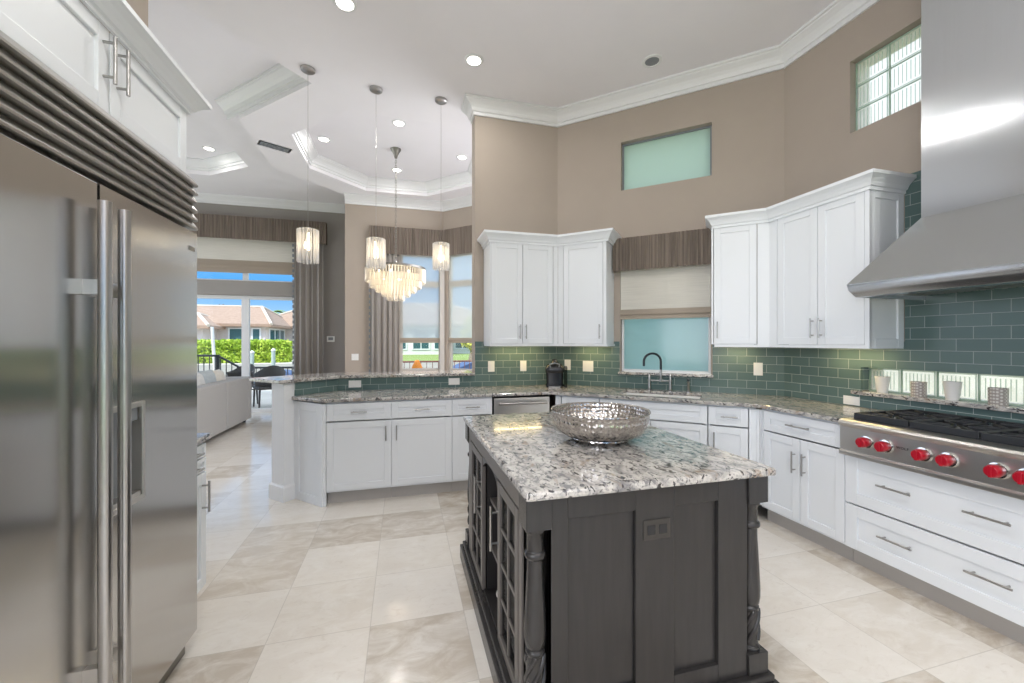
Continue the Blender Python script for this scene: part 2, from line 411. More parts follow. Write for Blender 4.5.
# ------------------------------------------------------------------ setting: floor, walls, ceilings
struct(MB().box(-6.2, 3.6, -3.6, 9.2, -.10, 0).build('floor', 'floor'))
wallp('wall_back', (.746, 4.306), A, 0, 4.2, .19, [], 'wall')
wallp('wall_window', A, B, 0, 4.2, .2, [(.708, 1.564, 1.06, 2.25), (.713, 1.572, 2.99, 3.50)], 'wall')
wallp('wall_range', B, (XR, -3.3), 0, 4.2, .2, [(2.85 - 2.305, 2.85 - 1.86, 2.98, 3.525), (2.85 - 2.22, 2.85 - .24, 1.035, 1.211)], 'wall')
wallp('wall_refrigerator', (-1.55, -3.3), (-1.55, 3.06), 0, 4.2, .16, [(1.1, 3.6, .9, 2.65)], 'wall')
wallp('wall_rear', (XR + .2, -3.2), (-1.7, -3.2), 0, 4.2, .16, [(.5, 4.6, .1, 2.9)], 'wall')
wallp('wall_living', (-6.1, 9.0), (-.8, 9.0), 0, 4.5, .18, [(.5, 4.02, 0, 2.30), (.5, 4.02, 2.56, 3.5)], 'wallg')
wallp('wall_hall', (-6.1, 3.0), (-6.1, 9.0), 0, 4.5, .16, [(.7, 5.7, .3, 3.4)], 'wallg')
wallp('wall_hall_rear', (-1.7, 3.06), (-6.1, 3.06), 0, 4.5, .16, [], 'wallg')
wallp('wall_dining', (-.987, 7.65), (.731, 7.65), 0, 4.2, .16, [(.987 - .053, .987 + .70, .85, 3.02)], 'wall')
wallp('wall_dining_return', (-.987, 9.2), (-.987, 7.66), 0, 4.5, .14, [], 'wall')
DB = Vector((.731, 7.65)); DT = Vector((1, -1)).normalized()
wallp('wall_dining_bay', DB, DB + DT * 1.9, 0, 4.2, .16, [(.10, 1.0, .85, 3.02)], 'wall')
wallp('wall_dining_side', DB + DT * 1.9, (2.075, 4.4), 0, 4.2, .16, [(.25, 1.70, .85, 3.02)], 'wall')

oc = (-.1, 6.1); ap = 1.24
octo = [(oc[0] + ap / math.cos(PI / 8) * math.cos(PI / 8 + k * PI / 4), oc[1] + ap / math.cos(PI / 8) * math.sin(PI / 8 + k * PI / 4)) for k in range(8)]
low = [(-.987, 9.25), (-.987, 7.65), (-1.87, 6.72), (-1.84, 5.36), (-.88, 4.43), (-1.72, 3.55), (-1.72, -7.5), (3.55, -7.5), (3.55, 3.1), (2.3, 4.25), (2.3, 6.45), (.85, 7.9), (-.86, 7.9), (-.86, 9.25)]
struct(slab(low, [octo], ZC, 4.6).build('ceiling', 'ceil'))
struct(slab([(oc[0] + (x - oc[0]) * 1.1, oc[1] + (y - oc[1]) * 1.1) for x, y in octo], [], ZT, 4.3).build('ceiling_dining_tray', 'ceil'))
lt = [(-2.39, 5.7), (-2.39, 7.36), (-3.15, 7.92), (-5.0, 7.92), (-5.6, 7.36), (-5.6, 5.7), (-5.0, 5.1), (-3.15, 5.1)]
struct(slab([(-6.3, 2.9), (-.80, 2.9), (-.80, 9.3), (-6.3, 9.3)], [lt], ZL, 4.75).build('ceiling_living', 'ceil'))
struct(MB().box(-5.8, -2.2, 4.9, 8.1, 4.42, 4.5).build('ceiling_living_tray', 'ceil'))
struct(MB().prism([(-11.5, -7.6), (3.7, -7.6), (3.7, 3.15), (2.4, 4.3), (2.4, 6.5), (.9, 8.0), (-.8, 8.0), (-.8, 9.9), (-11.5, 9.9)], 4.8, 4.9).build('roof_sun_block', 'ceil'))  # unseen roof, overhangs stretched to keep the sun out of the rooms

CR = [(0, 0), (.125, 0), (.125, -.020), (.110, -.024), (.106, -.032), (.09, -.042), (.066, -.06), (.046, -.085), (.034, -.114), (.018, -.118), (.018, -.152), (0, -.152)]
def crown(name, path, zc, closed=False, k=1., m='trimw'):
    return struct(MB().sweep([(u * k, zc + v * k) for u, v in CR], path, closed=closed).build(name, m))
crown('trim_crown_kitchen', [(.746, 4.49), (.746, 4.306), A, B, (XR, -3.2)], ZC)
crown('trim_crown_dining', [(-.985, 7.65), (.731, 7.65), DB + DT * 1.9], ZC)
crown('trim_crown_living', [(-6.1, 9.0), (-.98, 9.0)], ZL)
crown('trim_crown_tray', octo[::-1], ZT, True, 1.0)
crown('trim_crown_living_tray', lt[::-1] if False else [lt[i] for i in (0, 7, 6, 5, 4, 3, 2, 1)], 4.42, True, 1.0)
crown('trim_crown_step', [(-2.0, 5.515), (-1.84, 5.36), (-.88, 4.43), (-1.0, 4.31)], ZL, False, 1.15)
crown('trim_crown_refrigerator', [(-1.55, -3.2), (-1.55, 3.06)], ZC)

# baseboards in sight
def board(name, path, h=.13):
    return struct(MB().sweep([(0, 0), (.016, 0), (.016, h - .02), (.008, h), (0, h)], path).build(name, 'trimw'))
board('baseboard_living', [(-2.05, 9.0), (-.98, 9.0)])

# bar wall (half height) with its end post
PD = Vector((1, 1)).normalized()
E0 = Vector((-.625, 4.306)); E1 = E0 - PD * .535            # end corner of the half wall
fr = [Vector((.746, 4.306)), E0, E1]
bk = [E1 + Vector((-1, 1)).normalized() * .186, Vector((-.705, 4.492)), Vector((.746, 4.492))]
struct(MB().prism([p[:] for p in fr + bk], 0, 1.035).build('wall_bar', 'trimw'))
e1b = bk[0]
struct(MB().sweep([(0, 0), (.016, 0), (.016, .125), (.006, .14), (0, .14)], [e1b + PD * .1, e1b, E1, E1 + PD * .092]).build('baseboard_bar', 'trimw'))

# ------------------------------------------------------------------ tile backsplashes
def tiles(name, p0, rot, cells):
    mb = MB()
    for x0, x1, z0, z1 in cells: mb.box(x0, x1, -.010, 0, z0, z1)
    return struct(mb.build(name, 'tile', loc=(p0[0], p0[1], 0), rotz=rot))
def rel(cells, z=.9145): return [(a, b, c, d) for a, b, c, d in cells]
tiles('wall_tile_back', (.746, 4.306), 0, [(0, A.x - .746, .9145, 1.40)])
tiles('wall_tile_window', A, AS, [(0, .70, .9145, 1.40), (.70, 1.578, .9145, 1.056), (1.578, LS, .9145, 1.40)])
Y2 = lambda y: 2.85 - y
tiles('wall_tile_range', B, -PI / 2, [(0, Y2(2.22), .9145, 1.40), (Y2(2.22), Y2(.24), .9145, 1.005), (Y2(2.22), Y2(1.95), 1.211, 1.40), (Y2(1.95), Y2(.24), 1.211, 2.52), (Y2(.24), Y2(-.2), .9145, 2.52)])
struct(MB().box(XR - .002, XR + .075, 2.212, 2.222, 1.04, 1.211).build('wall_tile_reveal', 'tile'))
tiles('wall_tile_bar', E0, 0, [(0, .746 - E0.x, .9145, 1.035)])
tiles('wall_tile_bar_end', E0 - PD * .44, PI / 4, [(0, .44, .9145, 1.035)])

# ------------------------------------------------------------------ windows
def P2(p): return (p.x, p.y, 0)
def frame_mb(x0, x1, z0, z1, w, y0, y1, cols=(), rows=(), w2=None):
    mb = MB(); w2 = w2 or w
    mb.box(x0, x0 + w, y0, y1, z0, z1).box(x1 - w, x1, y0, y1, z0, z1).box(x0 + w, x1 - w, y0, y1, z0, z0 + w).box(x0 + w, x1 - w, y0, y1, z1 - w, z1)
    for c in cols: mb.box(c - w2 / 2, c + w2 / 2, y0, y1, z0 + w, z1 - w)
    for r in rows: mb.box(x0 + w, x1 - w, y0 + .001, y1 - .001, r - w2 / 2, r + w2 / 2)
    return mb
def window(name, p0, rot, x0, x1, z0, z1, w, y0, y1, m_frame, m_pane, cols=(), rows=(), yp=None, pt=.008, w2=None):
    r = bpy.data.objects.new(name, None); COL.objects.link(r); r.location = (p0[0], p0[1], 0); r.rotation_euler = (0, 0, rot); r['kind'] = 'structure'
    frame_mb(x0, x1, z0, z1, w, y0, y1, cols, rows, w2).build('window_frame', m_frame, r, bevel=.002)
    yp = yp if yp is not None else (y0 + y1) / 2
    MB().box(x0 + w * .5, x1 - w * .5, yp, yp + pt, z0 + w * .5, z1 - w * .5).build('window_pane', m_pane, r)
    return r
window('window_added_side', (-1.55, -3.3), PI / 2, 1.1, 3.6, .9, 2.65, .06, .05, .12, 'trimw', 'pane', cols=(2.35,))  # added unseen window, an opening for the side fill lamp
window('window_added_hall', (-6.1, 3.0), PI / 2, .7, 5.7, .3, 3.4, .06, .05, .12, 'trimw', 'pane', cols=(2.37, 4.03))  # added out of view behind the hall fill lamp
window('window_added_dining', DB + DT * 1.9, -PI / 2, .25, 1.70, .85, 3.02, .05, .04, .10, 'frame_shaded', 'pane', rows=(2.47,))  # added to go with the dining fill lamp, out of view
w1 = window('window_1', A, AS, .710, 1.562, 1.086, 2.245, .022, .05, .10, 'trimw', 'frost')
MB().box(.69, 1.585, -.045, .05, 1.058, 1.084).build('window_sill', 'granite', w1, bevel=.004)
window('window_2', A, AS, .713, 1.572, 2.99, 3.50, .016, .06, .10, 'grey', 'frosth')
# glass block windows: each block a part
def block_window(name, y_left, cols, rows, z0, bw, bh, gap, edge=.0):
    r = bpy.data.objects.new(name, None); COL.objects.link(r); r.location = (XR, y_left, 0); r.rotation_euler = (0, 0, -PI / 2); r['kind'] = 'structure'
    for i in range(cols):
        for j in range(rows):
            x0 = i * (bw + gap) + gap; zz = z0 + j * (bh + gap) + gap; mb = MB()
            mb.box(x0, x0 + bw, .055, .080, zz, zz + bh)
            n = 7; mb.cur = 1
            for k in range(n):                        # fluting on the room side
                xa = x0 + .022 + (bw - .044) * (k + .25) / n; mb.box(xa, xa + (bw - .044) / n * .26, .051, .055, zz + .02, zz + bh - .02)
            mb.box(x0, x0 + .009, .050, .0552, zz, zz + bh).box(x0 + bw - .009, x0 + bw, .050, .0552, zz, zz + bh)
            mb.box(x0, x0 + bw, .050, .0552, zz, zz + .007).box(x0, x0 + bw, .050, .0552, zz + bh - .008, zz + bh)
            mb.build('glass_block', ['block', 'blockrib'], r, bevel=.003)
    mb = MB(); Wd, Hd = cols * (bw + gap) + gap, rows * (bh + gap) + gap
    for i in range(cols + 1): mb.box(i * (bw + gap), i * (bw + gap) + gap, .058, .072, z0, z0 + Hd)
    for j in range(rows + 1): mb.box(0, Wd, .059, .071, z0 + j * (bh + gap), z0 + j * (bh + gap) + gap)
    mb.build('window_grid', 'block_joint', r)
    MB().box(-.001, .004, .081, .198, z0, z0 + Hd).box(Wd - .004, Wd + .001, .081, .198, z0, z0 + Hd).box(.004, Wd - .004, .081, .198, z0 - .001, z0 + .004).box(.004, Wd - .004, .081, .198, z0 + Hd - .004, z0 + Hd + .001).build('window_liner', 'stuccow', r)
    return r
block_window('window_3', 2.305, 2, 3, 2.98, .2125, .172, .006)
block_window('window_4', 2.212, 10, 1, 1.036, .19, .163, .006)
tag(MB().box(XR - .045, XR + .078, .20, 2.27, 1.008, 1.036).build('window_ledge', 'granite', bevel=.004), 'long granite ledge under the glass block strip behind the cooktop', 'ledge')

# living room glazing
window('door_1', (-6.1, 9.0), 0, .5, 4.02, 0.0, 2.30, .07, .05, .12, 'trimw', 'pane', cols=(1.45, 3.105), w2=.13)
window('window_5', (-6.1, 9.0), 0, .5, 4.02, 2.56, 3.5, .05, .05, .12, 'trimw', 'pane', cols=(1.45, 3.105), w2=.09)
struct(MB().box(-5.65, -2.06, 8.965, 9.0, 2.30, 2.58).build('trim_door_header', 'wallg', bevel=.004))
window('window_6', (-.987, 7.65), 0, .934, 1.687, .85, 3.02, .05, .04, .10, 'frame_shaded', 'pane', rows=(2.47,), w2=.11)
window('window_7', DB, -PI / 4, .10, 1.0, .85, 3.02, .05, .04, .10, 'frame_shaded', 'pane', rows=(2.47,), w2=.11)
struct(MB().box(.66, .745, 7.60, 7.66, .85, 3.02).build('trim_bay_post', 'frame_shaded'))
window('window_added_rear', (XR + .2, -3.2), PI, .5, 4.6, .1, 2.9, .07, .05, .12, 'trimw', 'pane', cols=(1.87, 3.23))  # added glazing behind the camera, goes with the rear fill lamp

# ------------------------------------------------------------------ cabinetry helpers (local frame: x along the run, -y into the room)
def shaker(x0, x1, z0, z1, y=0., th=.02, fw=.055, rec=.010):
    mb = MB()
    if min(x1 - x0, z1 - z0) < 2.6 * fw: fw = min(x1 - x0, z1 - z0) * .27
    mb.box(x0, x0 + fw, y - th, y, z0, z1).box(x1 - fw, x1, y - th, y, z0, z1)
    mb.box(x0 + fw, x1 - fw, y - th, y, z0, z0 + fw).box(x0 + fw, x1 - fw, y - th, y, z1 - fw, z1)
    mb.box(x0 + fw - .002, x1 - fw + .002, y - th + rec, y - .002, z0 + fw - .002, z1 - fw + .002)
    return mb
def pull(par, kind, x, z, L, y=-.02, m='nickel', so=.032, r=.0055):
    mb = MB(); q = L * .36
    if kind == 'v':
        mb.tube([(x, y - so, z - L / 2), (x, y - so, z + L / 2)], r, 10)
        for dz in (-q, q): mb.tube([(x, y + .001, z + dz), (x, y - so, z + dz)], r * .85, 8)
    else:
        mb.tube([(x - L / 2, y - so, z), (x + L / 2, y - so, z)], r, 10)
        for dx in (-q, q): mb.tube([(x + dx, y + .001, z), (x + dx, y - so, z)], r * .85, 8)
    return mb.build('handle', m, par, smooth=40)
G = .0025
def front(root, kind, x0, x1, z0, z1, pulls=(), fw=.055):
    d = shaker(x0 + G, x1 - G, z0 + G, z1 - G, fw=fw).build(kind, 'cabinet', root, bevel=.0025)
    for p in pulls: pull(d, *p)
    return d
def carcass(root, x0, x1, depth, z0=.11, z1=.882, toe=True, top=False, t=.016):
    mb = MB().box(x0, x0 + t, .001, depth, z0, z1).box(x1 - t, x1, .001, depth, z0, z1).box(x0 + t, x1 - t, .001, depth, z0, z0 + t).box(x0 + t, x1 - t, depth - t, depth, z0 + t, z1)
    if top: mb.box(x0 + t, x1 - t, .001, depth - t, z1 - t, z1)
    else: mb.box(x0 + t, x1 - t, .001, .04, z1 - t, z1)
    mb.build('cabinet_box', 'cabinet', root)
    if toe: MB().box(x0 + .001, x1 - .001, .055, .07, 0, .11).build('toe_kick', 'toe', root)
ZD0, ZD1, ZR0, ZR1 = .125, .712, .718, .872

# ---- peninsula run (faces the camera)
F0 = 3.74
def base(label, loc, rot, x0, x1, depth, fronts, toe=True, group=None):
    r = thing('base_cabinet', label, 'cabinet', (loc[0], loc[1], 0), rot, group)
    carcass(r, x0, x1, depth, toe=toe)
    for f in fronts: front(r, *f)
    return r
pen = (0, F0)
c1 = base('white base cabinet at the open left end of the peninsula with an angled end panel', pen, 0, -.63, -.10, .50,
     [('drawer', -.63, -.10, ZR0, ZR1, [('h', -.365, .795, .13)]), ('door', -.63, -.10, ZD0, ZD1, [('v', -.145, .60, .13)])], group='white base cabinets')
MB().box(-.655, -.631, -.018, .03, .0, .872).build('filler_panel', 'cabinet', c1)
ep = shaker(0, .400, .0, .872, 0, .018, .075).build('end_panel', 'cabinet', c1, bevel=.0025, loc=(-.93, 4.010 - F0, 0), rotz=-PI / 4)
base('white base cabinet second from the open end of the peninsula, handle by its left edge', pen, 0, -.10, .433, .55,
     [('drawer', -.10, .433, ZR0, ZR1, [('h', .165, .795, .13)]), ('door', -.10, .433, ZD0, ZD1, [('v', -.055, .60, .13)])], group='white base cabinets')
base('narrower white base cabinet directly left of the dishwasher', pen, 0, .433, .81, .55,
     [('drawer', .433, .81, ZR0, ZR1, [('h', .62, .795, .13)]), ('door', .433, .81, ZD0, ZD1, [('v', .765, .60, .13)])], group='white base cabinets')
# dishwasher
dw = thing('dishwasher', 'stainless steel dishwasher between white cabinets under the granite counter', 'dishwasher', (1.105, F0, 0))
MB().box(-.285, .285, .0, .54, .10, .868).build('tub', 'gap', dw)
MB().box(-.276, .276, -.022, -.001, .115, .862).build('door', 'steelb', dw, bevel=.004)
hb = MB().tube([(-.235, -.062, .815), (.235, -.062, .815)], .014, 12)
for q in (-.21, .21): hb.tube([(q, -.02, .815), (q, -.062, .815)], .009, 8)
hb.build('handle', 'nickel', dw, smooth=40)
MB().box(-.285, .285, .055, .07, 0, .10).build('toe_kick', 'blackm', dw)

# ---- sink run
so = S(0, .60)
base('narrow white base cabinet between the dishwasher corner and the sink cabinet', so, AS, .215, .65, .33,
     [('filler_panel', .215, .275, ZD0, ZR1), ('drawer', .278, .65, ZR0, ZR1, [('h', .465, .795, .13)]), ('door', .278, .65, ZD0, ZD1, [('v', .60, .60, .13)])], group='white base cabinets')
base('wide white sink base cabinet under the faucet with a long false drawer front', so, AS, .655, 1.553, .56,
     [('drawer', .655, 1.553, ZR0, ZR1), ('door', .655, 1.104, ZD0, ZD1, [('v', 1.06, .60, .13)]), ('door', 1.104, 1.553, ZD0, ZD1, [('v', 1.15, .60, .13)])], group='white base cabinets')
base('white base cabinet with one drawer and one door just right of the sink cabinet', so, AS, 1.558, 1.895, .38,
     [('drawer', 1.558, 1.845, ZR0, ZR1, [('h', 1.71, .795, .12)]), ('door', 1.558, 1.845, ZD0, ZD1, [('v', 1.60, .60, .13)]), ('filler_panel', 1.846, 1.923, ZD0, ZR1)], group='white base cabinets')
# ---- range run: local x grows toward the camera
ro = (2.71, 2.55)
base('white two-door base cabinet with a single drawer just left of the cooktop', ro, -PI / 2, .0, .628, .53,
     [('filler_panel', -.003, .033, ZD0, ZR1), ('drawer', .032, .628, ZR0, ZR1, [('h', .33, .80, .17)]), ('door', .032, .330, ZD0, ZD1, [('v', .293, .545, .15)]), ('door', .330, .628, ZD0, ZD1, [('v', .368, .545, .15)])], group='white base cabinets')
rd = thing('base_cabinet', 'white base unit of two wide drawers with four bar handles below the cooktop', 'cabinet', (2.71, 1.922, 0), -PI / 2)
carcass(rd, 0, 1.22, .53, z1=.70)
front(rd, 'drawer', 0, 1.22, .395, .692, [('h', .277, .563, .165), ('h', .655, .565, .165)], fw=.07)
front(rd, 'drawer', 0, 1.22, .115, .390, [('h', .282, .268, .165), ('h', .66, .275, .165)], fw=.07)
base('white base cabinet right of the cooktop nearest the camera', (2.71, .695), -PI / 2, 0, 1.2, .53,
     [('drawer', 0, .6, ZR0, ZR1, [('h', .3, .795, .13)]), ('drawer', .6, 1.2, ZR0, ZR1, [('h', .9, .795, .13)]), ('door', 0, .6, ZD0, ZD1, [('v', .55, .6, .13)]), ('door', .6, 1.2, ZD0, ZD1, [('v', .65, .6, .13)])])

# ---- continuous worktop with the sink cutout
ov = .655
c0 = E1 + PD * .092 + Vector((-1, -1)).normalized() * .028
fA = A + N * ov; k1 = (3.695 - fA.y) / T.y; corner1 = fA + T * k1
k2 = (2.665 - fA.x) / T.x; corner2 = fA + T * k2
q0 = Vector((-.645, 3.695)) + Vector((-.02, 0))
cut = [S(.80, .15), S(1.49, .15), S(1.49, .545), S(.80, .545)]
outer = [c0, q0, corner1, corner2, Vector((2.665, 1.932)), Vector((XR - .011, 1.932)), B + Vector((-.011, -.006)), A + Vector((-.003, -.011)), E0 + Vector((.004, -.011)), E1 + PD * .1 + Vector((1, -1)).normalized() * .011]
tag(slab([p[:] for p in outer], [[p[:] for p in cut]], .884, .914).build('countertop', 'granite', bevel=.007), 'continuous speckled granite countertop running from the peninsula past the sink to the cooktop', 'countertop')
tag(slab([(2.665, .70), (2.665, -.5), (XR - .011, -.5), (XR - .011, .70)], [], .884, .914).build('countertop', 'granite', bevel=.007), 'granite countertop right of the cooktop', 'countertop')
# bar ledge
nrm = Vector((1, -1)).normalized(); bw = Vector((-1, 1)).normalized()
ea = E1 - PD * .06 + nrm * .035; eb = E1 - PD * .06 + bw * .45
led = [ea, E0 + Vector((.02, -.035)), Vector((.742, 4.271)), Vector((.742, 4.70)), Vector((-.80, 4.70)), eb]
tag(slab([p[:] for p in led], [], 1.036, 1.066).build('bar_countertop', 'granite', bevel=.007), 'raised granite bar ledge on the green tiled half wall', 'countertop')

# ---- upper cabinets
ZU0, ZU1 = 1.375, 2.405
CC = [(0, 2.395), (.012, 2.395), (.012, 2.415), (.022, 2.42), (.03, 2.44), (.045, 2.46), (.062, 2.474), (.07, 2.478), (.07, 2.50), (0, 2.50)]
LR = [(-.018, 1.352), (-.002, 1.352), (-.002, 1.3755), (-.018, 1.3755)]
def P(o, y): return Vector((o, y))
uL = [P(.84, 4.30), P(.84, 3.978), None, S(.652, .328), S(.652, .006)]
fl = A + N * .328; kk = (3.978 - fl.y) / T.y; uL[2] = fl + T * kk; UC1 = uL[2]
def trims(root, path, segs, rot, strip=True):
    inv = Matrix.Rotation(-rot, 4, 'Z') @ Matrix.Translation(-root.location)
    for nm, pr in (('crown', CC), ('light_rail', LR)):
        mb = MB().sweep(pr, path, segs); mb.v = [tuple(inv @ Vector(v)) for v in mb.v]; mb.build(nm, 'cabinet', root)
u1 = thing('wall_cabinet', 'white two-door wall cabinet at the left end of the back wall above the coffee maker', 'cabinet', (0, 3.998, 0), 0, 'white wall cabinets')
carcass(u1, .84, UC1.x + .0, .302, ZU0, ZU1, toe=False, top=True)
front(u1, 'door', .852, 1.184, ZU0, ZU1, [('v', 1.152, 1.50, .145)]); front(u1, 'door', 1.184, 1.516, ZU0, ZU1, [('v', 1.216, 1.50, .145)])
MB().box(1.519, UC1.x + .002, -.02, 0, ZU0, ZU1).build('filler_panel', 'cabinet', u1); MB().box(.84, .851, -.02, 0, ZU0, ZU1).build('filler_panel', 'cabinet', u1)
trims(u1, uL, [0, 1], 0)
so2 = S(0, .306)
u2 = thing('wall_cabinet', 'white single-door wall cabinet left of the sink window', 'cabinet', (so2.x, so2.y, 0), AS, 'white wall cabinets')
carcass(u2, .315, .64, .30, ZU0, ZU1, toe=False, top=True)
front(u2, 'door', .19, .607, ZU0, ZU1, [('v', .577, 1.50, .145)])
MB().box(kk + .004, .188, -.02, 0, ZU0, ZU1).build('filler_panel', 'cabinet', u2); MB().box(.609, .64, -.02, 0, ZU0, ZU1).build('filler_panel', 'cabinet', u2)
trims(u2, uL, [2, 3], AS)
XU = 2.952
fr2 = A + N * .328; k3 = (XU - fr2.x) / T.x; UC2 = fr2 + T * k3
uR = [S(1.596, .006), S(1.596, .328), UC2, P(XU, 1.955), P(3.274, 1.955)]
u3 = thing('wall_cabinet', 'white single-door wall cabinet right of the sink window', 'cabinet', (so2.x, so2.y, 0), AS, 'white wall cabinets')
carcass(u3, 1.575, 1.90, .30, ZU0, ZU1, toe=False, top=True)
front(u3, 'door', 1.592, 1.922, ZU0, ZU1, [('v', 1.622, 1.50, .145)])
MB().box(1.575, 1.590, -.02, 0, ZU0, ZU1).build('filler_panel', 'cabinet', u3); MB().box(1.924, k3 + .002, -.02, 0, ZU0, ZU1).build('filler_panel', 'cabinet', u3)
trims(u3, uR, [0, 1], AS)
yo = UC2.y
u4 = thing('wall_cabinet', 'white two-door wall cabinet with a panelled side just left of the steel hood', 'cabinet', (XU + .022, yo, 0), -PI / 2, 'white wall cabinets')
e4 = yo - 1.955
carcass(u4, .16, e4 - .02, .298, ZU0, ZU1, toe=False, top=True)
d1 = yo - 2.635; d2 = yo - 2.301; d3 = yo - 1.985
front(u4, 'door', d1, d2, ZU0, ZU1, [('v', d2 - .032, 1.50, .145)]); front(u4, 'door', d2, d3, ZU0, ZU1, [('v', d2 + .032, 1.50, .145)])
MB().box(-.002, d1 - .002, -.02, 0, ZU0, ZU1).build('filler_panel', 'cabinet', u4); MB().box(d3 + .002, e4, -.022, 0, ZU0 - .012, ZU1).build('filler_panel', 'cabinet', u4)
shaker(0, .318, ZU0 - .012, ZU1, 0, .018, .055).build('end_panel', 'cabinet', u4, bevel=.0025, loc=(e4 - .018, -.02, 0), rotz=PI / 2)
trims(u4, uR, [2, 3], -PI / 2)
def strip_light(root, x0, x1, y0, p):
    MB().box(x0, x1, y0, y0 + .03, 1.362, 1.374).build('light_strip', 'ledstrip', root)
    lamp('under_cabinet_lamp', 'AREA', ((x0 + x1) / 2, y0 + .015, 1.36), p, (1, .76, .34), (0, 0, 0), x1 - x0, .03, parent=root)
strip_light(u1, .93, 1.45, .16, 1.3); strip_light(u2, .25, .58, .16, .9); strip_light(u3, 1.66, 1.90, .16, .7); strip_light(u4, .30, .68, .16, 1.1)

# ------------------------------------------------------------------ sink, faucet, dispenser
sk = thing('sink', 'white undermount kitchen sink set into the granite below the window', 'sink', (*S(1.145, .3475), .90), AS)
hw, hd = .345, .1975; mb = MB()
mb.box(-hw - .02, hw + .02, -hd - .02, -hd, -.22, -.017).box(-hw - .02, hw + .02, hd, hd + .02, -.22, -.017).box(-hw - .02, -hw, -hd, hd, -.22, -.017).box(hw, hw + .02, -hd, hd, -.22, -.017).box(-hw - .02, hw + .02, -hd - .02, hd + .02, -.235, -.22)
mb.build('basin', 'plate', sk, bevel=.006)
MB().lathe([(.0, -.218), (.045, -.218), (.045, -.214), (.03, -.214), (0, -.216)], (0, 0, 0), 20).build('drain', 'chrome', sk, smooth=40)
fa = thing('faucet', 'dark bridge faucet with high arched spout and two nickel pillars behind the sink', 'faucet', (*S(1.112, .095), .914), AS)
for x in (-.098, .098):
    MB().lathe([(.024, 0), (.024, .008), (.014, .014), (.013, .09), (.017, .094), (.017, .108), (.011, .114), (.010, .15), (.006, .16), (0, .162)], (x, 0, 0), 16).build('pillar', 'nickel', fa, smooth=40)
MB().tube([(-.098, 0, .10), (.098, 0, .10)], .009, 10).build('bridge', 'nickel', fa, smooth=40)
MB().lathe([(.016, .09), (.016, .115), (.011, .12), (.011, .215)], (.01, 0, 0), 14).build('stem', 'nickel', fa, smooth=40)
arc = [(.01, 0, .21), (.01, 0, .28)] + [(.01 - .072 + .072 * math.cos(t), -.05 + .05 * math.cos(t), .29 + .078 * math.sin(t)) for t in [PI * i / 12 for i in range(13)]] + [(.01 - .144, -.10, .245)]
MB().tube(arc, .0115, 12).build('spout', 'bronze', fa, smooth=40)
MB().tube([(.11, 0, .145), (.128, -.03, .15)], .005, 8).build('lever', 'nickel', fa, smooth=40)
sd = thing('soap_dispenser', 'small nickel soap dispenser right of the faucet', 'dispenser', (*S(1.372, .095), .914), AS)
MB().lathe([(.02, 0), (.02, .01), (.011, .018), (.011, .085), (.015, .09), (.015, .10), (.007, .105), (0, .107)], (0, 0, 0), 16).build('body', 'nickel', sd, smooth=40)
MB().tube([(0, 0, .095), (0, 0, .125), (.0, -.05, .122)], .008, 10).build('spout', 'bronze', sd, smooth=40)

# ------------------------------------------------------------------ coffee maker (single-serve)
km = thing('coffee_maker', 'black single-serve coffee maker in the corner of the back counter', 'coffee maker', (1.578, 4.095, .914), AS / 2)
MB().lathe([(.085, 0), (.095, .004), (.098, .02), (.098, .03)], (0, -.02, 0), 24).build('drip_tray', 'black', km, smooth=40)
def loft(secs, n=28):
    mb = MB()
    for z, w, y0, y1, e in secs:
        for k in range(n):
            t = 2 * PI * k / n; c_, s_ = math.cos(t), math.sin(t)
            mb.v.append((w * math.copysign(abs(c_) ** e, c_), (y0 + y1) / 2 + (y1 - y0) / 2 * math.copysign(abs(s_) ** e, s_), z))
    for q in range(len(secs) - 1):
        for k in range(n): mb.f.append((q * n + k, q * n + (k + 1) % n, (q + 1) * n + (k + 1) % n, (q + 1) * n + k)); mb.mi.append(0)
    mb.f += [tuple(range(n - 1, -1, -1)), tuple(range((len(secs) - 1) * n, len(secs) * n))]; mb.mi += [0, 0]; return mb
loft([(.0, .088, -.10, .09, .5), (.012, .092, -.115, .09, .5), (.024, .090, -.112, .09, .5), (.026, .088, .0, .09, .4), (.17, .094, .0, .09, .4)]).build('base', 'black', km, smooth=35)
loft([(.155, .094, -.125, .09, .45), (.165, .099, -.132, .092, .45), (.20, .100, -.134, .092, .45), (.228, .092, -.122, .085, .5), (.245, .072, -.09, .07, .6), (.252, .05, -.06, .05, .7)]).build('brew_head', 'black', km, smooth=50)
MB().tube([(-.045, -.118, .215), (-.05, -.135, .248), (0, -.14, .262), (.05, -.135, .248), (.045, -.118, .215)], .008, 10).build('handle', 'grey', km, smooth=40)
MB().lathe([(.0, .245), (.048, .25), (.04, .262), (.028, .275), (.027, .292), (0, .298)], (0, .02, 0), 20).build('knob', 'black', km, smooth=40)
MB().box(.0985, .135, -.06, .085, .0, .22).build('water_tank', 'darkpane', km, bevel=.01)
MB().box(-.06, .06, -.1265, -.1255, .006, .012).build('trim_strip', 'nickel', km)

